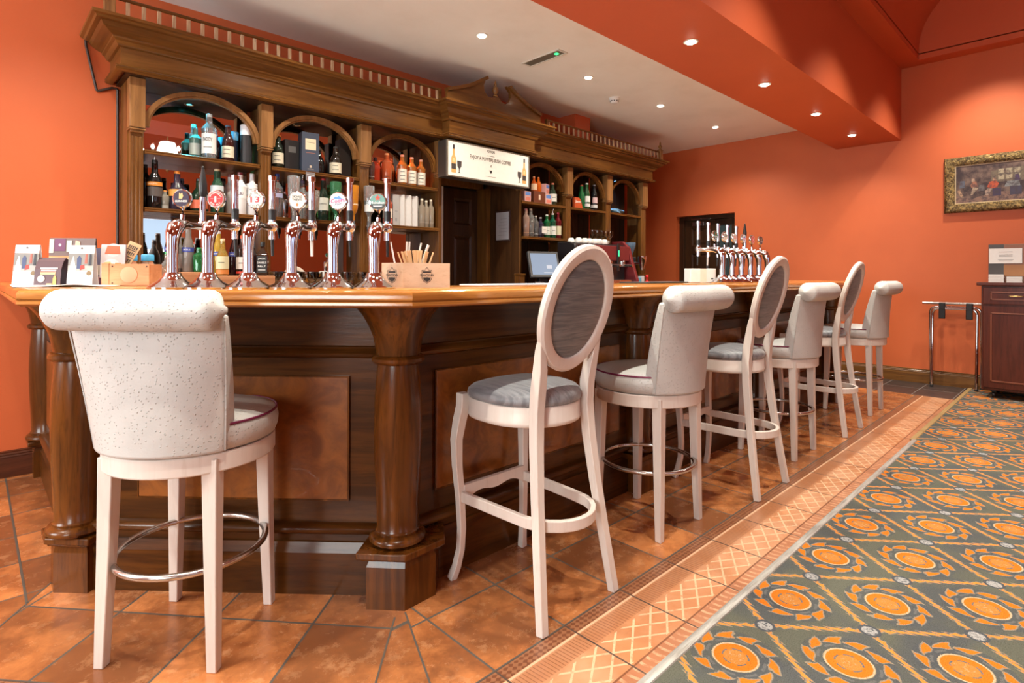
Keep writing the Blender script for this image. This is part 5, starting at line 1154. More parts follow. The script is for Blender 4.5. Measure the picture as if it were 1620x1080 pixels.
# second bay
S = SH1; g = 'bottles on the second bay upper shelf'
bottle((1.655, 4.25, S), .255, .041, 'wine', (0.012, 0.02, 0.012), (0.75, 0.28, 0.04), 'dark wine-shaped bottle with orange capsule and cream label', (CREAM, .14, .46), ['#', '#'], g, tr=0.1)
bottle((2.005, 4.31, S), .215, .040, 'squat', (0.012, 0.012, 0.012), (0.03, 0.03, 0.03), 'small black bottle between the navy carton and the dark cream-label bottle', grp=g, tr=0.1)
bottle((2.115, 4.25, S), .240, .044, 'round', (0.02, 0.015, 0.012), (0.03, 0.03, 0.03), 'dark round bottle with square cream label right of the navy carton', (CREAM, .10, .44), ['#', '#'], g, tr=0.1)
def carton(name, label, x, y, z, w, d, h, col, rz=0, marks=(), grp='cartons on the cabinet shelves'):
    t = thing(name, label, 'carton', (x, y, z), rz, grp); b = MB(); b.bb(-w / 2, w / 2, -d / 2, d / 2, 0, h); b.build('box_body', plain(col, 0.45), t, 0, 0.002, world=False)
    for i, (c, x0, x1, z0, z1, s) in enumerate(marks):
        q = MB(); yy_ = -d / 2 - 0.0006 - 0.0002 * i
        if s == '#': zm = (z0 + z1) / 2 * h; q.add([(x0 * w / 2, yy_, zm - .0015), (x1 * w / 2, yy_, zm - .0015), (x1 * w / 2, yy_, zm + .0015), (x0 * w / 2, yy_, zm + .0015)], [(0, 1, 2, 3)])
        elif s: q.text(s, ((x0 + x1) / 2 * w / 2, yy_, (z0 + z1) / 2 * h), Xv, Zv, width=(x1 - x0) * w / 2, height=(z1 - z0) * h)
        else: q.add([(x0 * w / 2, yy_, z0 * h), (x1 * w / 2, yy_, z0 * h), (x1 * w / 2, yy_, z1 * h), (x0 * w / 2, yy_, z1 * h)], [(0, 1, 2, 3)])
        q.build('lettering' if s else 'print', plain(c, 0.5), t, 0, world=False)
    return t
carton('whiskey_carton', 'black carton standing between the orange-capsule bottle and the navy carton', 1.765, 4.30, S, .11, .09, .235, (0.012, 0.011, 0.012), 0, [((0.12, 0.12, 0.12), -.5, .5, .6, .8, None)])
carton('whiskey_carton', 'tall navy carton with a cream label in the middle of the second bay', 1.885, 4.235, S, .130, .10, .300, (0.045, 0.060, 0.095), -0.12,
       [((0.72, 0.60, 0.42), -.62, .62, .56, .84, None), ((0.06, 0.04, 0.04), -.45, .45, .72, .77, '#'), ((0.40, 0.16, 0.10), -.55, .55, .46, .50, '#'), ((0.5, 0.4, 0.3), -.12, .12, .10, .16, None), ((0.5, 0.4, 0.3), -.35, .35, .055, .075, '#')])
carton('whiskey_carton', 'dark brown carton at the right end of the second bay upper shelf', 2.225, 4.34, S, .10, .08, .32, (0.035, 0.028, 0.024), 0)
carton('price_card', 'small grey price card hanging from the shelf under the navy carton', 1.865, 4.157, SH1 - 0.075, .075, .004, .065, (0.20, 0.18, 0.19), 0.1, [((0.75, 0.72, 0.72), -.8, .8, .62, .78, '#'), ((0.75, 0.72, 0.72), -.4, .8, .3, .5, '#')], 'price cards')
S = SH2; g = 'bottles on the second bay middle shelf'
bottle((1.615, 4.33, S), .315, .034, 'std', CLR, (0.02, 0.07, 0.35), 'clear bottle with blue cap, the rear one of the pair', grp=g, tr=0.9)
bottle((1.645, 4.24, S), .325, .041, 'std', CLR, (0.02, 0.07, 0.40), 'clear vodka bottle with blue cap at the left of the second bay', ((0.42, 0.42, 0.62), .45, .55), grp=g, tr=0.9)
bottle((1.712, 4.32, S), .215, .034, 'round', CLR, (0.05, 0.05, 0.05), 'clear low bottle behind the inverted optic bottle', grp=g, tr=0.9)
bottle((1.845, 4.25, S), .300, .038, 'std', CLR, (0.16, 0.13, 0.28), 'clear bottle with purple collar and steel pourer behind the ORCHARD THIEVES badge', ((0.72, 0.60, 0.35), .3, .5), grp=g, tr=0.8, pour=True)
bottle((1.925, 4.28, S), .20, .030, 'std', (0.55, 0.50, 0.45), (0.3, 0.3, 0.3), 'small clear bottle right of the ORCHARD THIEVES badge', grp=g, tr=0.8)
bottle((2.012, 4.25, S), .335, .041, 'wine', (0.015, 0.03, 0.02), (0.55, 0.03, 0.03), 'dark green JAMESON bottle with red cap', ((0.74, 0.73, 0.66), .24, .54), ['JAMESON'], g, tr=0.1, tw=1.4, th=0.012)
bottle((2.085, 4.31, S), .30, .036, 'std', (0.05, 0.25, 0.06), (0.06, 0.3, 0.08), 'green glass bottle behind the white and pink tap badge', grp=g)
# inverted bottles in optics on the shelf edge
g = 'inverted bottles in optics'
def optic(x, H, glass, label, lab=None, txt=None, tr=0.8, r=.038):
    t = bottle((x, 4.105, SH2 - 0.005), H, r, 'inverted', glass, (0, 0, 0), label, lab, txt, g, tr=tr, rz=-0.35, name='optic_bottle', tw=1.1)
    b = MB(); b.lathe([(0.014, 0.012), (0.016, 0.0), (0.017, -0.03), (0.015, -0.075), (0.007, -0.085), (0.006, -0.115), (0.001, -0.115)], (0, 0, 0), 16); b.build('optic_measure', plain((0.10, 0.10, 0.11), 0.2), t, 50, world=False)
    b = MB(); b.bb(-0.022, 0.022, -0.004, 0.058, -0.028, -0.020); b.bb(-0.006, 0.006, 0.045, 0.055, -0.03, 0.0); b.build('bracket', M_STEEL, t, 0, 0.001, world=False)
optic(1.716, .305, (0.80, 0.82, 0.82), 'inverted clear optic bottle, left of the ORCHARD THIEVES badge')
optic(1.868, .215, (0.70, 0.62, 0.55), 'inverted low clear optic bottle right of the ORCHARD THIEVES badge')
optic(2.045, .300, (0.05, 0.22, 0.10), 'inverted green optic bottle behind the white and pink badge', ((0.7, 0.72, 0.66), .4, .75), tr=0.5)
optic(2.192, .290, (0.80, 0.30, 0.03), 'inverted amber rum bottle in an optic with cream pictured label', ((0.75, 0.62, 0.45), .46, .86), ['#', '#'], tr=0.5)
optic(2.335, .300, (0.72, 0.78, 0.78), 'inverted clear bottle in an optic behind the green badge with red star', ((0.7, 0.7, 0.7), .3, .6))
# third bay
S = SH1; g = 'bottles on the third bay upper shelf'
bottle((2.425, 4.24, S), .21, .030, 'slim', (0.10, 0.05, 0.04), (0.1, 0.08, 0.08), 'narrow bottle with black and white bands at the left of the red-lit shelf', ((0.6, 0.55, 0.5), .15, .55), grp=g, tr=0.2)
bottle((2.485, 4.27, S), .21, .042, 'std', (0.55, 0.05, 0.02), (0.05, 0.02, 0.02), 'red square-shouldered bottle on the red-lit shelf', grp=g, tr=0.5, sq=True)
bottle((2.585, 4.25, S), .255, .038, 'slim', (0.60, 0.12, 0.04), (0.65, 0.28, 0.12), 'bottle with pale label and copper stopper on the red-lit shelf', ((0.72, 0.62, 0.58), .10, .42), ['#', '#'], g, tr=0.4, band=((0.8, 0.72, 0.66), .66, .72))
bottle((2.54, 4.33, S), .20, .034, 'std', (0.5, 0.10, 0.04), (0.3, 0.1, 0.05), 'low amber bottle behind the pale-labelled one', grp=g, tr=0.4)
for x, h, lb in ((2.742, .268, 'amber whiskey bottle with white label, leftmost of the three alike'), (2.842, .260, 'amber whiskey bottle with white label, middle of the three alike'), (2.940, .252, 'amber whiskey bottle with white label, rightmost of the three alike')):
    bottle((x, 4.25, S), h, .040, 'std', (0.62, 0.20, 0.04), (0.60, 0.30, 0.22), lb, ((0.76, 0.72, 0.62), .08, .52), ['#', '#', '#'], g, tr=0.5, tw=1.3, th=0.009)
for x in (2.69, 2.80):
    bottle((x, 4.36, S), .24, .030, 'slim', (0.50, 0.22, 0.08), (0.5, 0.3, 0.2), 'slim amber bottle in the back row of the red-lit shelf, %s of the pair' % ('left' if x < 2.7 else 'right'), grp=g, tr=0.5)
S = SH2; g = 'bottles on the third bay middle shelf'
bottle((2.590, 4.24, S), .285, .040, 'std', (0.62, 0.12, 0.07), (0.70, 0.10, 0.04), 'pinkish bottle with red capsule and hanging tag beside the green badge', ((0.74, 0.66, 0.56), .22, .50), ['#'], g, tr=0.4, band=((0.60, 0.15, 0.12), .08, .20))
for x, z_, lb, c in ((2.665, .275, 'silver-grey gift carton left of the pleated white cartons', (0.42, 0.41, 0.40)), (2.735, .278, 'white gift carton, left one of the pleated row', (0.72, 0.70, 0.68)), (2.805, .278, 'white gift carton, middle one of the pleated row', (0.70, 0.68, 0.66)), (2.872, .278, 'white gift carton, right one of the pleated row', (0.66, 0.64, 0.62))):
    carton('gift_carton', lb, x, 4.25, S, .062, .062, z_, c, rad(45) if c[0] > .5 else -0.1, [((0.3, 0.3, 0.3), -.4, .4, .45, .48, None), ((0.3, 0.3, 0.3), -.3, .3, .15, .25, None)] if c[0] < .5 else [])
for x, h, lb in ((2.930, .262, 'clear gin bottle with ornate label, left of the three beside the pleated cartons'), (2.978, .250, 'clear gin bottle with white band, middle of the three beside the pleated cartons'), (3.030, .262, 'clear gin bottle with hanging tag, right of the three beside the pleated cartons')):
    bottle((x, 4.22, S), h, .026, 'slim', (0.60, 0.50, 0.38), (0.72, 0.66, 0.52), lb, ((0.50, 0.46, 0.42), .18, .60), ['#'], g, tr=0.6)
# fourth bay
S = SH1 - .008; g = 'bottles on the fourth bay upper shelf'
carton('miniature_box', 'small pink and blue box at the left of the fourth bay upper shelf', 4.29, 4.25, S, .095, .07, .115, (0.62, 0.36, 0.33), 0, [((0.10, 0.22, 0.55), -.8, .8, .62, .92, None), ((0.66, 0.20, 0.14), -.7, .7, .15, .45, None)], 'small gift boxes')
carton('wooden_box', 'brown box with a round white seal under the two orange bottles', 4.445, 4.24, S, .175, .10, .125, (0.13, 0.032, 0.012), 0, [((0.72, 0.52, 0.40), -.16, .16, .28, .72, None)], 'small gift boxes')
bottle((4.415, 4.25, S + .126), .165, .034, 'round', (0.60, 0.10, 0.015), (0.62, 0.30, 0.15), 'orange bottle with cream label, left one on the brown box', ((0.74, 0.52, 0.35), .1, .5), grp=g, tr=0.3)
bottle((4.487, 4.25, S + .126), .165, .034, 'round', (0.72, 0.13, 0.01), (0.72, 0.18, 0.04), 'bright orange bottle, right one on the brown box', grp=g, tr=0.3)
carton('miniature_box', 'small pink and blue box, lower of the two stacked right of the brown box', 4.605, 4.24, S, .10, .07, .112, (0.66, 0.40, 0.36), 0, [((0.10, 0.22, 0.55), -.8, .8, .60, .92, None), ((0.70, 0.20, 0.15), -.7, .7, .15, .45, None)], 'small gift boxes')
carton('miniature_box', 'small pink and blue box, upper of the two stacked right of the brown box', 4.590, 4.25, S + .113, .10, .07, .112, (0.60, 0.32, 0.30), 0.35, [((0.08, 0.18, 0.50), -.8, .8, .60, .92, None), ((0.60, 0.18, 0.13), -.7, .7, .15, .45, None)], 'small gift boxes')
bottle((4.71, 4.24, S), .252, .044, 'round', (0.03, 0.05, 0.03), (0.60, 0.18, 0.10), 'dark bottle with a round pale label at the right of the fourth bay upper shelf', ((0.66, 0.66, 0.62), .16, .50), ['#'], g, tr=0.3)
S = SH2 - .015; g = 'bottles on the fourth bay lower shelf'
for x, h, r, gl, cp, lbc, lb, tr_ in ((4.275, .30, .034, (0.62, 0.40, 0.32), (0.55, 0.20, 0.22), (0.60, 0.30, 0.16), 'slim bottle with pink cap, first on the fourth bay lower shelf', .6), (4.350, .305, .034, (0.6, 0.58, 0.55), (0.60, 0.50, 0.36), (0.55, 0.52, 0.50), 'slim clear bottle with tan stopper, second on the fourth bay lower shelf', .8),
                             (4.425, .235, .030, (0.45, 0.44, 0.44), (0.62, 0.54, 0.44), (0.5, 0.5, 0.5), 'short clear bottle left of the diamond-shaped tag', .8), (4.500, .225, .036, (0.03, 0.025, 0.05), (0.50, 0.45, 0.42), (0.05, 0.04, 0.06), 'short dark bottle behind the diamond-shaped tag', .1),
                             (4.605, .262, .038, (0.01, 0.12, 0.04), (0.62, 0.60, 0.56), (0.62, 0.66, 0.60), 'green gin bottle with steel cap, left one of the green pair', .3), (4.700, .285, .038, (0.01, 0.10, 0.05), (0.60, 0.50, 0.46), (0.70, 0.72, 0.68), 'green gin bottle with white label and pourer, right one of the green pair', .3),
                             (4.790, .300, .038, (0.12, 0.006, 0.01), (0.45, 0.03, 0.05), (0.62, 0.58, 0.40), 'deep red bottle at the right end of the fourth bay lower shelf', .2)):
    bottle((x, 4.23, S), h, r, 'std' if r > .035 else 'slim', gl, cp, lb, (lbc, .14, .48), ['#'] if 'green' in lb else None, g, tr=tr_, pour='pourer' in lb)
carton('tag_card', 'white diamond-shaped tag hanging before the short dark bottle', 4.50, 4.17, S + .045, .075, .003, .075, (0.74, 0.72, 0.68), 0, [((0.2, 0.2, 0.2), -.6, .6, .45, .6, '#')], 'price cards')
# fifth bay
S = SH1 - .008; g = 'bottles on the fifth bay shelf'
for x, y, h, gl, cp, lb, lbc in ((5.11, 4.32, .285, (0.03, 0.008, 0.008), (0.2, 0.03, 0.03), 'dark bottle behind the red glass sign in the fifth bay', None), (5.235, 4.25, .290, (0.01, 0.14, 0.04), (0.45, 0.10, 0.05), 'green bottle left of the vermouth pair in the fifth bay', None),
                           (5.295, 4.22, .315, (0.01, 0.07, 0.02), (0.62, 0.62, 0.62), 'green vermouth bottle with white cap and round label', (0.68, 0.70, 0.68)), (5.375, 4.28, .320, (0.02, 0.008, 0.008), (0.70, 0.03, 0.03), 'dark bottle with bright red cap in the fifth bay', (0.55, 0.10, 0.08)), (5.45, 4.23, .315, (0.012, 0.012, 0.014), (0.12, 0.12, 0.14), 'black bottle with round pinkish label at the right of the fifth bay', (0.58, 0.42, 0.44))):
    bottle((x, y, S), h, .040, 'wine', gl, cp, lb, (lbc, .28, .50, 50) if lbc else None, None, g, tr=.2, band=((0.6, 0.6, 0.6), .10, .22) if lbc else None)
bs = thing('glass_sign', 'small red sign with white lettering, leaning in the left corner of the fifth bay shelf', 'sign', (5.12, 4.215, S)); b = MB()
b.add([(5.045, 4.20, S), (5.20, 4.20, S), (5.16, 4.20, S + .10), (5.13, 4.20, S + .125), (5.045, 4.20, S + .125), (5.045, 4.23, S), (5.20, 4.23, S), (5.16, 4.23, S + .10), (5.13, 4.23, S + .125), (5.045, 4.23, S + .125)], [(0, 1, 2, 3, 4), (9, 8, 7, 6, 5)] + [(i, (i + 1) % 5, 5 + (i + 1) % 5, 5 + i) for i in range(5)]); b.build('sign_body', plain((0.52, 0.09, 0.03), 0.3), bs, 0)
b = MB(); b.text('Jam', (5.105, 4.199, S + .075), Xv, Zv, width=0.10, height=0.035); b.build('lettering', M_WHITE, bs, 0)
# sixth bay: crumpled bag
b = MB(); random.seed(11); NU, NV = 22, 12; vs = []
for j in range(NV + 1):
    for i in range(NU):
        a = 2 * PI * i / NU; ph = PI * j / NV; rr = 1 + 0.28 * math.sin(3 * a + 5 * ph) * math.sin(ph) + random.uniform(-.12, .12); vs.append((5.90 + 0.17 * rr * math.sin(ph) * math.cos(a), 4.27 + 0.06 * rr * math.sin(ph) * math.sin(a), SH1 - .008 + max(0.0, 0.034 - 0.034 * rr * math.cos(ph))))
b.add(vs, [(j * NU + i, j * NU + (i + 1) % NU, (j + 1) * NU + (i + 1) % NU, (j + 1) * NU + i) for j in range(NV) for i in range(NU)])
o = b.build('plastic_bag', plain((0.20, 0.42, 0.62), 0.2), None, 20); move_origin(o, (5.90, 4.27, SH1 - .008)); tag(o, 'crumpled plastic bag lying on the blue-lit shelf of the last arched bay', 'bag')

# ---------------------------------------------------------------- glasses on the counter
def wine_glass(loc, label, grp, s=1.0):
    t = thing('stemmed_glass', label, 'glass', loc, 0, grp)
    b = MB(); b.lathe([(0.001, 0.002), (0.030 * s, 0.0), (0.032 * s, 0.002), (0.008, 0.006), (0.004, 0.012), (0.0035, 0.075 * s), (0.010, 0.086 * s), (0.028 * s, 0.105 * s), (0.035 * s, 0.130 * s), (0.034 * s, 0.172 * s), (0.0325 * s, 0.172 * s), (0.033 * s, 0.130 * s), (0.026 * s, 0.108 * s), (0.001, 0.092 * s)], (0, 0, 0), 24, False)
    b.build('glass_body', M_GLASS, t, 60, world=False); return t
wg = None
for i in range(13):
    x, y = 1.50 + 0.066 * (i % 13), 3.90 + 0.055 * (i % 2); lb = 'stemmed glass in the row on the counter behind the beer taps'
    if wg is None: wg = wine_glass((x, y, CT), lb, 'stemmed glasses on the counter')
    else: dup(wg, (x, y, CT))
for i in range(3):
    t = thing('tumbler', 'low glass dish on the counter behind the green badge tap', 'glass', (2.28 + 0.095 * i, 3.88, CT + .0), 0, 'low glass dishes'); b = MB(); b.lathe([(0.001, 0), (0.030, 0), (0.040, 0.02), (0.043, 0.105), (0.040, 0.105), (0.036, 0.02), (0.001, 0.012)], (0, 0, 0), 24, False); b.build('glass_body', M_GLASS, t, 50, world=False)

# ================================================================== SIGN, TILL, COFFEE MACHINE
sg = thing('lightbox_sign', 'white framed sign advertising Irish coffee, hung under the centre of the cabinet', 'sign', (3.555, 4.03, 2.07))
X0, X1, Z0, Z1, SY = 3.04, 4.085, 2.075, 2.405, 3.995
b = MB(); b.bb(X0, X1, SY + .012, SY + .135, Z0, Z1); b.build('housing', plain((0.045, 0.035, 0.03), 0.4), sg, 0, 0.004)
b = MB()
for a in ((X0, X1, Z0, Z0 + .014), (X0, X1, Z1 - .014, Z1), (X0, X0 + .014, Z0 + .014, Z1 - .014), (X1 - .014, X1, Z0 + .014, Z1 - .014)): b.bb(a[0], a[1], SY - .002, SY + .012, a[2], a[3])
b.build('frame', plain((0.16, 0.13, 0.10), 0.35), sg, 0, 0.002)
b = MB(); b.bb(X0 + .014, X1 - .014, SY + .001, SY + .012, Z0 + .014, Z1 - .014); fp = b.build('face_panel', plain((0.80, 0.77, 0.72), 0.35), sg, 0)
sx = (X0 + X1) / 2; yy_ = SY + .0005
b = MB(); b.text('ENJOY A POWERS IRISH COFFEE', (sx, yy_, 2.282), Xv, Zv, width=0.52, height=0.046, off=0.001); b.text('AT', (sx, yy_, 2.228), Xv, Zv, width=0.026, height=0.022, off=0.001); b.text('POWERS', (sx, yy_, 2.365), Xv, Zv, width=0.10, height=0.026, off=0.001)
q = MB(); q.bb(sx - .045, sx + .045, yy_ - .0012, yy_ - .0004, 2.322, 2.325); q.build('printed_line', M_INK, fp, 0)
q = MB()
q.add([(sx + x, yy_ - .001, 2.175 + z) for x, z in ((-.018, .010), (-.010, .016), (0, .010), (.010, .016), (.018, .010), (.012, -.004), (.006, -.016), (-.006, -.016), (-.012, -.004))], [tuple(range(9))])
q.build('printed_mark', M_INK, fp, 0); q = MB(); q.bb(sx - .065, sx + .065, yy_ - .0012, yy_ - .0004, 2.126, 2.131); q.build('printed_line', plain((0.4, 0.37, 0.34), 0.6), fp, 0); b.build('lettering', plain((0.12, 0.09, 0.07), 0.6), fp, 0)
for s_, cx in ((1, X0 + .075), (-1, X1 - .075)):
    def shape(pts, col, nm, dz=0):
        q = MB(); q.add([(cx + x, yy_ - .0012 - dz, z) for x, z in pts], [tuple(range(len(pts)))]); q.build(nm, plain(col, 0.5), fp, 0)
    shape([(-.026, 2.115), (.026, 2.115), (.026, 2.245), (.012, 2.275), (.010, 2.33), (-.010, 2.33), (-.012, 2.275), (-.026, 2.245)], (0.66, 0.36, 0.12), 'bottle_picture')
    shape([(-.011, 2.325), (.011, 2.325), (.011, 2.365), (-.011, 2.365)], (0.04, 0.03, 0.03), 'bottle_picture', .0004)
    shape([(-.025, 2.145), (.025, 2.145), (.025, 2.195), (-.025, 2.195)], (0.05, 0.04, 0.035), 'bottle_picture', .0004)
    shape([(-.012, 2.21), (.012, 2.21), (.012, 2.245), (-.012, 2.245)], (0.70, 0.52, 0.25), 'bottle_picture', .0004)
    gx = s_ * .065
    shape([(gx - .026, 2.225), (gx - .023, 2.175), (gx - .006, 2.155), (gx - .004, 2.125), (gx - .018, 2.118), (gx + .018, 2.118), (gx + .004, 2.125), (gx + .006, 2.155), (gx + .023, 2.175), (gx + .026, 2.225)], (0.05, 0.04, 0.04), 'glass_picture')
# framed notice on the dark lining of the doorway
nt_ = thing('framed_notice', 'small dark-framed paper notice on the dark panel beside the store door', 'notice', (4.118, 4.41, 1.56))
b = MB(); b.bb(4.106, 4.1205, 4.30, 4.53, 1.555, 1.885); b.build('frame', plain((0.05, 0.02, 0.015), 0.4), nt_, 0, 0.002)
b = MB(); b.bb(4.103, 4.1065, 4.318, 4.512, 1.573, 1.867); pp = b.build('paper', plain((0.50, 0.50, 0.54), 0.4), nt_, 0)
b = MB()
for k in range(6): b.bb(4.1022, 4.1028, 4.345, 4.345 + (0.14 - 0.02 * (k % 3)), 1.62 + 0.035 * k, 1.624 + 0.035 * k)
b.build('lettering', plain((0.32, 0.32, 0.36), 0.5), pp, 0)
# till
ps = thing('till_screen', 'black till with a tilted touch screen on the rear counter behind the oval-back stool', 'till', (4.33, 4.02, CT), rad(-22))
b = MB(); b.bb(-.13, .17, -.10, .13, 0, .055); b.bb(-.05, .05, .0, .06, .05, .13); b.build('base', M_BLACK, ps, 0, 0.008, world=False)
TS = Matrix.Translation((0, -0.02, .265)) @ Matrix.Rotation(rad(-20), 4, 'X')
b = MB(); b.T = TS; b.bb(-.175, .175, 0, .035, -.145, .145); sc_ = b.build('screen_housing', plain((0.05, 0.05, 0.055), 0.35), ps, 0, 0.006, world=False)
b = MB(); b.T = TS; b.bb(-.150, .150, -.0015, .001, -.115, .120); s2_ = b.build('screen', emit('till_screen_glow', (0.42, 0.55, 0.78), 0.75), sc_, 0, world=False)
b = MB(); b.T = TS; b.bb(.02, .08, -.0025, -.001, -.05, -.01); b.bb(-.02, .10, -.0025, -.001, -.10, -.09); b.build('screen_window', emit('till_window_glow', (0.9, 0.9, 1.0), 0.9), sc_, 0, world=False)
b = MB(); b.bb(.10, .16, -.13, -.03, .056, .075); b.build('card_reader', plain((0.35, 0.36, 0.38), 0.4), ps, 0, 0.003, world=False)
random.seed(5); b = MB()
P = [(4.16 + 0.035 * math.sin(i * 0.9) + 0.03 * math.sin(i * .31), 3.93 + 0.03 * math.cos(i * 1.3), CT + 0.006 + 0.055 * (0.5 + 0.5 * math.sin(i * 0.55)) ** 1.5 + 0.02) for i in range(60)]
b.tube(P, 0.0035, 6); o = b.build('cable_tangle', plain((0.16, 0.14, 0.15), 0.5), None, 50); move_origin(o, (4.16, 3.93, CT)); tag(o, 'tangle of grey cables beside the till base', 'cable')
b = MB(); b.bb(4.62, 4.74, 3.98, 4.08, CT, CT + .19); o = b.build('receipt_printer', plain((0.42, 0.41, 0.42), 0.4), None, 0, 0.008); move_origin(o, (4.68, 4.03, CT)); tag(o, 'grey receipt printer partly hidden between the till and the coffee machine', 'printer')
# coffee machine
cm = thing('coffee_machine', 'dark red and black espresso machine on the rear counter with cups on top', 'coffee machine', (5.28, 4.05, CT))
b = MB(); b.bb(4.70, 5.66, 3.92, 4.125, CT + .02, CT + .51); b.build('body', plain((0.022, 0.018, 0.02), 0.25), cm, 0, 0.02)
for i, x0 in enumerate((5.42, 5.60)):
    b = MB(); h_ = (.515, .56)[i]; sd = [(3.76, CT + .01), (4.125, CT + .01), (4.125, CT + h_), (3.97, CT + h_), (3.88, CT + .48), (3.84, CT + .33), (3.76, CT + .10)]; w2 = .05
    xx = (4.66, 5.66)[i]; n = len(sd); b.add([(xx, y, z) for y, z in sd] + [(xx + w2, y, z) for y, z in sd], [tuple(range(n)), tuple(range(n, 2 * n))[::-1]] + [(k, (k + 1) % n, n + (k + 1) % n, n + k) for k in range(n)]); b.build('side_panel', plain(((0.02, 0.016, 0.018), (0.18, 0.022, 0.025))[i], 0.25), cm, 0, 0.006)
b = MB(); b.bb(4.95, 5.66, 3.86, 3.95, CT + .32, CT + .49); b.build('front_panel', plain((0.17, 0.025, 0.03), 0.25), cm, 0, 0.008)
b = MB(); b.bb(5.40, 5.44, 3.845, 3.86, CT + .20, CT + .52); b.build('control_strip', M_BLACK, cm, 0, 0.003)
b = MB(); b.bb(5.412, 5.428, 3.84, 3.846, CT + .37, CT + .44); b.build('indicator', emit('green_indicator', (0.05, 0.9, 0.35), 2.0), cm, 0)
for x in (5.02, 5.30, 5.55):
    b = MB(); b.lathe([(0.038, 0.0), (0.040, 0.06), (0.030, 0.07)], (x, 3.895, CT + .255), 20); b.tube([(x, 3.87, CT + .27), (x, 3.74, CT + .262)], [0.012, 0.015], 12); b.build('group_head', M_STEEL, cm, 40)
b = MB(); b.bb(4.82, 5.66, 3.80, 3.95, CT + .02, CT + .10); b.build('drip_tray', M_STEEL, cm, 0, 0.005)
b = MB(); b.lathe([(0.17, 0), (0.185, 0.01), (0.185, 0.10), (0.16, 0.115), (0.001, 0.12)], (4.72, 3.98, CT + .20), 30); 
wc = None
cup_lab = 'white coffee cup upside down at the left front corner of the espresso machine top'
cup_ord = ['', 'second', 'second', 'third', 'fourth', 'fourth', 'fifth', 'third', 'last', 'first']
cp = [(4.84, 3.97), (4.93, 4.05), (4.94, 3.965), (5.03, 3.97), (5.12, 3.965), (5.13, 4.06), (5.21, 3.97), (5.03, 4.06), (5.30, 3.965), (4.82, 4.06)]
for i, (x, y) in enumerate(cp):
    if wc is None:
        wc = thing('coffee_cup', cup_lab, 'cup', (x, y, CT + .5105), 0, 'cups on the coffee machine')
        b = MB(); b.lathe([(0.040, 0.0), (0.041, 0.003), (0.040, 0.025), (0.030, 0.050), (0.020, 0.056), (0.001, 0.056)], (0, 0, 0), 22, False); b.build('cup_body', M_WHITE, wc, 50, world=False)
        b = MB(); b.tube([(0.038, 0, .012), (0.056, 0, .016), (0.058, 0, .032), (0.034, 0, .042)], 0.004, 8, upv=(0, 1, 0)); b.build('handle', M_WHITE, wc, 50, world=False)
    else: dup(wc, (x, y, CT + .5105), rad(40 * i), 'white upside-down coffee cup, %s from the left in the %s row on the espresso machine' % (cup_ord[i], 'rear' if y > 4.0 else 'front'))
b = MB()
for k in range(5):
    dup(wg, (5.24 + .085 * k, 4.085, CT + .5105), 0, 'stemmed glass standing behind the cups on the espresso machine', 'stemmed glasses on the coffee machine')
# grinder
gr = thing('coffee_grinder', 'coffee grinder with bluish bean hopper at the right end of the rear counter', 'grinder', (5.93, 4.0, CT))
b = MB(); b.bb(5.86, 6.00, 3.93, 4.12, CT, CT + .05); b.bb(5.88, 5.98, 3.98, 4.10, CT + .05, CT + .38); b.build('body', plain((0.03, 0.03, 0.035), 0.3), gr, 0, 0.01)
b = MB(); b.lathe([(0.03, 0), (0.075, .12), (0.08, .17), (0.078, .175), (0.001, .178)], (5.90, 4.03, CT + .38), 22); b.build('bean_hopper', new_mat('hopper_plastic', (0.25, 0.40, 0.60), 0.1, Transmission_Weight=0.6, IOR=1.3), gr, 40)
b = MB(); b.lathe([(0.022, 0), (0.055, .11), (0.057, .165), (0.054, .165), (0.001, .15)], (6.00, 3.91, CT + .22), 20); b.tube([(5.97, 3.93, CT + .30), (5.95, 3.99, CT + .30)], .02, 10); b.build('dosing_funnel', M_CHROME, gr, 40)
b = MB(); b.lathe([(0.024, 0), (0.026, .012), (0.012, .02), (0.010, .05), (0.018, .06), (0.021, .075), (0.012, .092), (0.001, .094)], (0, 0, 0), 16)
o = b.build('coffee_tamper', plain((0.65, 0.02, 0.025), 0.3), None, 40); o.location = (5.97, 3.82, CT + .064); tag(o, 'red coffee tamper standing in front of the grinder', 'tamper')
b = MB(); b.bb(5.76, 6.20, 3.80, 3.90, CT, CT + .063); o = b.build('knock_box', plain((0.06, 0.035, 0.03), 0.4), None, 0, 0.005); move_origin(o, (5.95, 3.85, CT)); tag(o, 'low dark knock-out tray beneath the red tamper', 'tray')
for i, (x, c, lb) in enumerate(((5.80, (0.10, 0.40, 0.60), 'small blue carton on the counter left of the red tamper'), (5.87, (0.60, 0.62, 0.66), 'small white carton on the counter left of the red tamper'))):
    b = MB(); b.bb(x - .03, x + .03, 3.81, 3.86, CT + .0635, CT + .125 + .02 * i); o = b.build('small_carton', plain(c, 0.4), None, 0, 0.003); move_origin(o, (x, 3.835, CT + .0635)); tag(o, lb, 'carton')

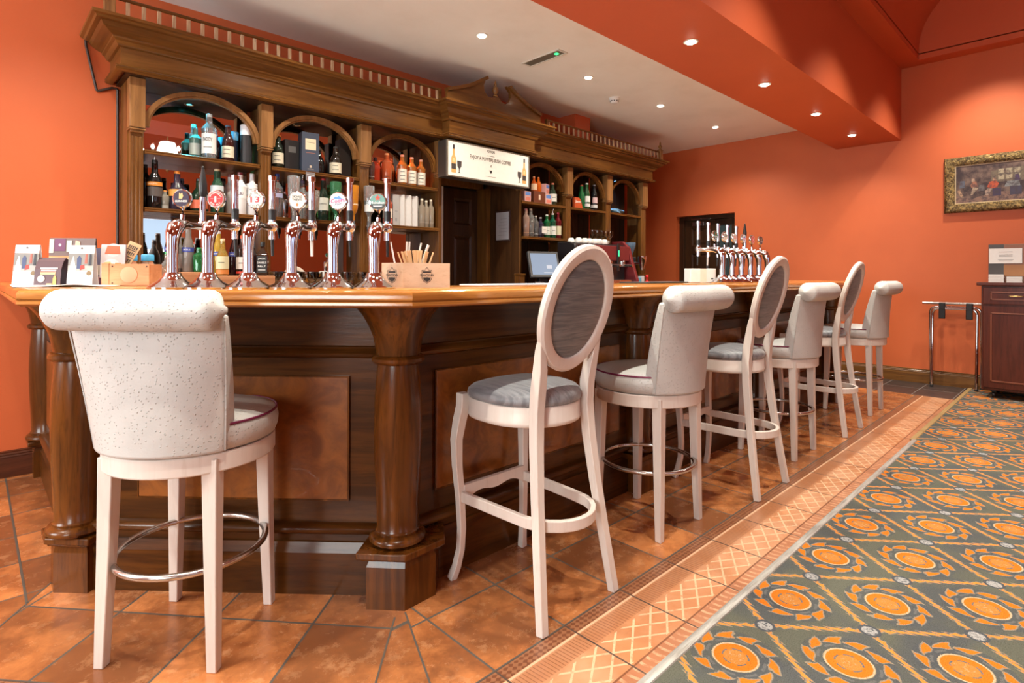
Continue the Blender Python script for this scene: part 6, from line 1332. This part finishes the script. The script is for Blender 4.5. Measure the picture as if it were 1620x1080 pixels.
# ================================================================== CEILING FITTINGS
lens = emit('lamp_lens', (1.0, 0.90, 0.74), 28.0)
def downlight(x, y, z, label, grp, first=None):
    if first: return dup(first, (x, y, z), 0, label)
    t = thing('recessed_downlight', label, 'downlight', (x, y, z), 0, grp)
    b = MB(); b.lathe([(0.032, 0.0), (0.032, -0.003), (0.045, -0.005), (0.050, -0.002), (0.050, 0.0)], (0, 0, 0), 24, False); b.build('bezel', plain((0.75, 0.70, 0.62), 0.3), t, 40, world=False)
    b = MB(); b.lathe([(0.0315, -0.0005), (0.030, -0.008), (0.022, -0.013), (0.001, -0.0145)], (0, 0, 0), 24, False); b.build('lens', lens, t, 40, world=False); return t
ordn = ['nearest', 'second', 'third', 'farthest']
f1 = None; vis = [p for p in SPOT_BEAM if p[0] > 3]; k = 0
for x, y in SPOT_BEAM:
    lb = ('bright recessed downlight in the orange beam, %s of the four in view' % ordn[vis.index((x, y))]) if (x, y) in vis else 'recessed downlight in the orange beam above the near stools, out of the picture'
    r = downlight(x, y, BZ - .0005, lb, 'downlights in the orange beam', f1); f1 = f1 or r
f2 = None; vis = [p for p in SPOT_CEIL if p[0] > 2]
for x, y in SPOT_CEIL:
    lb = ('bright recessed downlight in the white ceiling, %s of the four in view' % ordn[vis.index((x, y))]) if (x, y) in vis else 'recessed downlight in the white ceiling above the near bar, out of the picture'
    r = downlight(x, y, CZ - .0005, lb, 'downlights in the white ceiling', f2); f2 = f2 or r
el = thing('emergency_light', 'long recessed emergency light with a green indicator in the white ceiling', 'emergency light', (3.56, 3.31, CZ), 0)
b = MB()
for a in ((3.50, 3.62, 3.09, 3.11), (3.50, 3.62, 3.51, 3.53), (3.50, 3.515, 3.11, 3.51), (3.605, 3.62, 3.11, 3.51)): b.bb(a[0], a[1], a[2], a[3], CZ - .008, CZ - .0005)
b.build('frame', plain((0.70, 0.68, 0.62), 0.4), el, 0, 0.002)
b = MB(); b.bb(3.515, 3.605, 3.11, 3.51, CZ - .004, CZ - .0005); b.build('diffuser', plain((0.16, 0.15, 0.12), 0.3), el, 0)
b = MB(); b.box((3.56, 3.165, CZ - .006), (0.03, 0.03, 0.006)); b.build('indicator', emit('green_led', (0.05, 1.0, 0.25), 3.0), el, 0)
sd = thing('smoke_detector', 'white smoke detector on the ceiling between two downlights', 'smoke detector', (4.90, 3.54, CZ), 0)
b = MB(); b.lathe([(0.055, 0.0), (0.055, -0.018), (0.045, -0.022), (0.043, -0.045), (0.035, -0.055), (0.001, -0.060)], (0, 0, -0.0005), 28, False); b.build('housing', M_WHITE, sd, 30, world=False)
b = MB()
for k in range(10): a = k * 2 * PI / 10; b.box((0.0425 * math.cos(a), 0.0425 * math.sin(a), -.036), (.014, .006, .010), a + PI / 2)
b.build('vents', M_INK, sd, 0, world=False)
# chandeliers of the tall room (first one seen in the cabinet mirrors)
def chandelier(x, y, z):
    t = thing('chandelier', 'candle-arm chandelier with pale shade hanging in the tall part of the room', 'chandelier', (x, y, z), 0, 'chandeliers of the tall room')
    b = MB(); b.tube([(0, 0, 0.10), (0, 0, 1.78)], 0.008, 8); b.lathe([(0.001, -.30), (0.02, -.28), (0.03, -.24), (0.015, -.20), (0.04, -.14), (0.02, -.08), (0.015, .05), (0.02, .10)], (0, 0, 0), 16); b.build('stem', plain((0.45, 0.30, 0.12), 0.3, 0.8), t, 40, world=False)
    b = MB(); b.lathe([(0.16, -0.02), (0.10, 0.17)], (0, 0, 0), 28, False); b.build('shade', emit('shade_glow', (1.0, 0.95, 0.88), 7.0), t, 50, world=False)
    for k in range(6):
        a = k * PI / 3 + 0.3; ca, sa = math.cos(a), math.sin(a)
        b = MB(); b.tube([(0.02 * ca, 0.02 * sa, -.16), (0.14 * ca, 0.14 * sa, -.22), (0.28 * ca, 0.28 * sa, -.17), (0.34 * ca, 0.34 * sa, -.08)], 0.008, 8); b.tube([(0.34 * ca, 0.34 * sa, -.09), (0.34 * ca, 0.34 * sa, 0.0)], 0.012, 10); ar = b.build('arm', plain((0.45, 0.30, 0.12), 0.3, 0.8), t, 50, world=False)
        b = MB(); b.tube([(0.34 * ca, 0.34 * sa, 0.0), (0.34 * ca, 0.34 * sa, 0.03), (0.34 * ca, 0.34 * sa, 0.07)], [0.010, 0.022, 0.004], 12); b.build('candle_bulb', emit('bulb_glow', (1.0, 0.93, 0.8), 45.0), ar, 50, world=False)
    return t
ch = chandelier(*CHAND[0])
for x, y, z in CHAND[1:]: dup(ch, (x, y, z))  # copies out of view, added for their fill light
dup(ch, (-0.9, -1.32, 3.1))

# ================================================================== END WALL: PICTURE, TRAY STAND, SIDEBOARD
pc = thing('framed_painting', 'oil painting of an inn scene in a carved gilt frame on the end wall', 'painting', (EX, 0.78, 1.88))
PY0, PY1, PZ0, PZ1 = 0.395, 1.160, 1.882, 2.478; fwid = 0.098
m = new_mat('carved_gilt', (0.20, 0.13, 0.045), 0.42, 0.55); v_ = coords(); n_ = noise(v_, 38, 4, 0.7, None, 1.0); n2_ = noise(v_, 14, 3); link_color(cmix((0.07, 0.042, 0.018), (0.42, 0.28, 0.10), smooth(n_, 0.40, 0.68))); bump(n_ * 1.0 + n2_ * .6, 1.0, 0.014); M_GILT = m
pr = [(0, 0), (0, .018), (.010, .034), (.030, .042), (.055, .036), (.075, .022), (.088, .022), (.098, .012), (.098, 0)]   # (inward, outward from wall)
b = MB(); cor = [(PY1, PZ0, -1, 1), (PY1, PZ1, -1, -1), (PY0, PZ1, 1, -1), (PY0, PZ0, 1, 1)]; vs = []
for y, z, sy, sz in cor:
    for a, o_ in pr: vs.append((EX - 0.001 - o_, y + sy * a, z + sz * a))
n = len(pr); b.add(vs, [(k * n + i, k * n + (i + 1) % n, ((k + 1) % 4) * n + (i + 1) % n, ((k + 1) % 4) * n + i) for k in range(4) for i in range(n)]); fr_ = b.build('frame', M_GILT, pc, 40)
m = new_mat('painted_canvas', (0.1, 0.06, 0.05), 0.5); v_ = coords(); n_ = noise(v_, 9, 5, 0.65); n2_ = noise(v_, 30, 4); link_color(cmix((0.035, 0.018, 0.020), (0.20, 0.13, 0.10), smooth(n_, 0.38, 0.72))); 
b = MB(); b.bb(EX - 0.012, EX - 0.006, PY0 + .09, PY1 - .09, PZ0 + .09, PZ1 - .09); cv = b.build('canvas', m, pc, 0)
def paintm(col):
    if col not in GL:
        m = new_mat('oil_paint_%d' % len(GL), col, 0.45); v = coords(); k = noise(v, 30, 5, 0.7); link_color(cmix([c * 0.8 for c in col], (0.05, 0.03, 0.035), smooth(k, 0.42, 0.62) * 0.75)); GL[col] = m
    return GL[col]
def dab(pts, col, d=0):
    """pts in canvas fractions (u from the left as seen, v up)"""
    q = MB(); W0, W1, H0, H1 = PY1 - fwid, PY0 + fwid, PZ0 + fwid, PZ1 - fwid
    q.add([(EX - 0.0125 - 0.0003 * d, W0 + (W1 - W0) * u, H0 + (H1 - H0) * v) for u, v in pts], [tuple(range(len(pts)))]); q.build('painted_figure', paintm(col), cv, 0)
dab([(0, 0), (1, 0), (1, .20), (.55, .26), (.25, .10), (0, .22)], (0.30, 0.17, 0.12))
dab([(.52, .50), (.98, .50), (.98, .86), (.52, .80)], (0.20, 0.15, 0.10))
for i in range(3):
    for j in range(2): dab([(.62 + .11 * i, .56 + .15 * j), (.70 + .11 * i, .56 + .15 * j), (.70 + .11 * i, .68 + .15 * j), (.62 + .11 * i, .68 + .15 * j)], (0.50, 0.42, 0.28), 1)
dab([(.46, .40), (.50, .52), (.58, .54), (.63, .46), (.60, .36), (.50, .34)], (0.62, 0.10, 0.03), 2); dab([(.54, .54), (.59, .54), (.59, .62), (.54, .62)], (0.55, 0.30, 0.18), 2); dab([(.44, .18), (.48, .18), (.54, .34), (.48, .36), (.43, .28)], (0.48, 0.34, 0.26), 2); dab([(.54, .14), (.66, .14), (.66, .34), (.54, .34)], (0.05, 0.03, 0.08), 2)
dab([(.22, .46), (.25, .56), (.31, .56), (.33, .42), (.24, .40)], (0.45, 0.18, 0.10), 2); dab([(.22, .20), (.26, .22), (.34, .38), (.26, .42)], (0.52, 0.38, 0.26), 2); dab([(.24, .56), (.29, .56), (.28, .64), (.24, .64)], (0.52, 0.34, 0.24), 2)
dab([(.02, .34), (.07, .36), (.13, .14), (.10, .12)], (0.55, 0.34, 0.20), 2); dab([(.06, .40), (.14, .42), (.14, .60), (.07, .60)], (0.12, 0.13, 0.17), 2)
dab([(.70, .36), (.92, .36), (.90, .50), (.74, .50)], (0.28, 0.30, 0.30), 2); dab([(.78, .14), (.94, .14), (.94, .36), (.78, .36)], (0.06, 0.05, 0.09), 2); dab([(.84, .50), (.92, .50), (.90, .66), (.85, .66)], (0.08, 0.04, 0.12), 2); dab([(.34, .30), (.43, .30), (.42, .46), (.35, .46)], (0.16, 0.15, 0.15), 1)
b = MB(); cor2 = [(PY1 - .094, PZ0 + .094, -1, 1), (PY1 - .094, PZ1 - .094, -1, -1), (PY0 + .094, PZ1 - .094, 1, -1), (PY0 + .094, PZ0 + .094, 1, 1)]; vs = []
for y, z, sy, sz in cor2:
    for a, o_ in ((0, .008), (0, .017), (.008, .015), (.008, .008)): vs.append((EX - o_, y + sy * a, z + sz * a))
b.add(vs, [(k * 4 + i, k * 4 + (i + 1) % 4, ((k + 1) % 4) * 4 + (i + 1) % 4, ((k + 1) % 4) * 4 + i) for k in range(4) for i in range(4)]); b.build('inner_slip', plain((0.62, 0.48, 0.28), 0.4), fr_, 30)
# folding tray stand
ts = thing('tray_stand', 'folded chrome tray stand with black straps leaning by the end wall', 'tray stand', (7.55, 1.06, 0))
def uframe(xt, xb, y0, y1, zt, r=.06):
    P = [(xb, y0, 0.012)] + [(xb + (xt - xb) * k / 4, y0, 0.012 + (zt - r - .012) * k / 4) for k in range(1, 5)] + [(xt, y0 + (y1 - y0) / abs(y1 - y0) * r * (1 - math.cos(a)), zt - r + r * math.sin(a)) for a in [PI / 2 * k / 6 for k in range(1, 7)]]
    Q = [(xt, y1 - (y1 - y0) / abs(y1 - y0) * r * (1 - math.cos(a)), zt - r + r * math.sin(a)) for a in [PI / 2 * k / 6 for k in range(6, 0, -1)]] + [(xb + (xt - xb) * k / 4, y1, 0.012 + (zt - r - .012) * k / 4) for k in range(4, 0, -1)] + [(xb, y1, 0.012)]
    return P + Q
b = MB(); b.tube(uframe(7.60, 7.665, 1.268, 0.835, .865), .0125, 12, upv=(1, 0, 0)); b.build('tube_frame', M_CHROME, ts, 60)
b = MB(); b.tube(uframe(7.555, 7.50, 1.238, 0.862, .850), .0125, 12, upv=(1, 0, 0)); b.build('tube_frame', M_CHROME, ts, 60)
b = MB(); b.tube([(7.59, 1.335, .905), (7.59, 0.795, .905)], .015, 12); b.build('top_rail', M_STEEL, ts, 60)
for y in (1.155, .925):
    b = MB(); b.box((7.575, y, .875), (.075, .055, .075)); b.box((7.545, y, .795), (.012, .058, .11)); b.build('strap', M_BLACK, ts, 0, 0.006)
for x, y in ((7.665, 1.268), (7.665, .835), (7.50, 1.238), (7.50, .862)):
    b = MB(); b.lathe([(.015, 0), (.015, .022), (.013, .024)], (x, y, 0.0045), 12); b.build('rubber_foot', M_RUBBER, ts, 40)
# sideboard on castors
sb = thing('sideboard', 'mahogany sideboard on castors with a drawer and panelled door against the end wall', 'sideboard', (7.42, 0.3, 0))
Y0, Y1, XF, XB = -0.25, 0.79, 7.20, 7.68
b = MB(); b.bb(XF, XB, Y0, Y1, .085, 1.105); b.build('carcass', M_MAHOG, sb, 0, 0.004)
b = MB(); b.bb(XF - .035, XB + .01, Y0 - .03, Y1 + .035, 1.105, 1.14); b.build('top', M_MAHOG, sb, 0, 0.008)
TF = Matrix.Translation((XF, 0, 0)) @ Matrix.Rotation(-PI / 2, 4, 'Z')
for y0, y1 in ((0.285, 0.775), (-0.235, 0.265)):
    for z0, z1, nm in ((.925, 1.09, 'drawer'), (.11, .905, 'door')):
        b = MB(); b.T = TF; b.bb(-y1, -y0, -.018, -.0005, z0, z1); p = b.build(nm, M_MAHOG, sb, 0, 0.004)
        q = MB(); q.T = TF; a0, a1_, c0_, c1q = -y1 + .055, -y0 - .055, z0 + (.04 if nm == 'drawer' else .06), z1 - (.04 if nm == 'drawer' else .06)
        for e in ((a0, a1_, c0_, c0_ + .014), (a0, a1_, c1q - .014, c1q), (a0, a0 + .014, c0_, c1q), (a1_ - .014, a1_, c0_, c1q)): q.bb(e[0], e[1], -.026, -.0175, e[2], e[3])
        o = q.build('panel_moulding', plain((0.20, 0.055, 0.025), 0.3), None, 0, 0.003); o.parent = p; o.data.transform(Matrix.Translation(-Vector(sb['_o'])))
        q = MB(); q.T = TF; cy = -(y0 + y1) / 2
        if nm == 'drawer': q.tube([(cy - .05, -.02, (z0 + z1) / 2), (cy - .04, -.045, (z0 + z1) / 2), (cy + .04, -.045, (z0 + z1) / 2), (cy + .05, -.02, (z0 + z1) / 2)], .006, 8)
        else: q.ball((-y0 - .03, -.03, .55), .012, 12, 8)
        o = q.build('handle', plain((0.62, 0.42, 0.16), 0.3, 0.9), None, 50); o.parent = p; o.data.transform(Matrix.Translation(-Vector(sb['_o'])))
for x in (7.26, 7.60):
    for y in (-.17, .70):
        b = MB(); b.T = Matrix.Translation((x, y, .036)) @ Matrix.Rotation(PI / 2, 4, 'X'); b.lathe([(.012, -.012), (.030, -.012), (.032, -.008), (.032, .008), (.030, .012), (.012, .012)], (0, 0, 0), 20); b.T = Matrix.Identity(4); b.bb(x - .02, x + .02, y - .02, y + .02, .066, .085); b.build('castor', M_BLACK, sb, 40)
# things on the sideboard
ob = thing('menu_board', 'brown and dark patterned display box standing on the sideboard', 'display box', (7.40, 0.52, 1.14))
b = MB(); b.bb(7.28, 7.50, 0.05, 0.745, 1.141, 1.512); bd_ = b.build('box_body', plain((0.24, 0.085, 0.035), 0.4), ob, 0, 0.003)
b = MB(); b.bb(7.278, 7.2805, 0.63, 0.745, 1.141, 1.512); b.build('dark_band', plain((0.05, 0.038, 0.033), 0.4), ob, 0)
b = MB(); b.bb(7.277, 7.2795, 0.45, 0.63, 1.20, 1.31); b.build('tan_panel', plain((0.33, 0.13, 0.03), 0.4), ob, 0)
b = MB(); b.bb(7.277, 7.2795, 0.36, 0.45, 1.20, 1.31); b.build('striped_panel', plain((0.13, 0.045, 0.03), 0.4), ob, 0)
ns = thing('paper_notice', 'white printed notice fixed across the brown display box', 'notice', (7.27, 0.61, 1.33))
b = MB(); b.bb(7.270, 7.2745, 0.495, 0.738, 1.325, 1.470); b.build('sheet', M_WHITE, ns, 0)
q = MB()
for k, (z_, w_) in enumerate(((1.435, .10), (1.405, .10), (1.392, .10), (1.360, .115), (1.347, .10))): q.bb(7.2692, 7.2698, .615 - w_ / 2, .615 + w_ / 2, z_, z_ + .0035)
q.build('printed_lines', plain((0.25, 0.25, 0.25), 0.5), ns, 0)
for y, w_, h, lb in ((0.678, .115, .078, 'stack of white napkins at the left end of the sideboard top'), (0.545, .115, .055, 'lower stack of white napkins, middle one on the sideboard'), (0.43, .09, .062, 'stack of white napkins at the right edge of the picture on the sideboard')):
    b = MB(); 
    for k in range(6): b.bb(7.19 + .002 * (k % 2), 7.262, y - w_ / 2 + .0015 * (k % 3), y + w_ / 2 - .001 * (k % 2), 1.1405 + h * k / 6, 1.1405 + h * (k + .93) / 6)
    b.build('napkin_stack', M_WHITE, None, 0); o = bpy.context.scene.collection.objects[-1]; move_origin(o, (7.226, y, 1.1405)); tag(o, lb, 'napkins', 'napkin stacks on the sideboard')
# black conduit at the left end of the cabinet
b = MB(); b.tube([(0.52, 4.437, 2.69), (0.523, 4.437, 2.64), (0.578, 4.437, 2.372), (0.583, 4.437, 2.366), (0.66, 4.437, 2.405), (0.682, 4.437, 2.405), (0.690, 4.437, 2.395), (0.692, 4.437, 1.16)], .008, 8, upv=(0, 1, 0)); o = b.build('cable_conduit', plain((0.03, 0.018, 0.014), 0.45), None, 60); move_origin(o, (0.69, 4.437, 1.16)); tag(o, 'thin dark cable conduit running down the wall at the left end of the cabinet', 'conduit')
# carton of paper beside first bay etc. done
for o in bpy.data.objects:
    if '_o' in o: del o['_o']
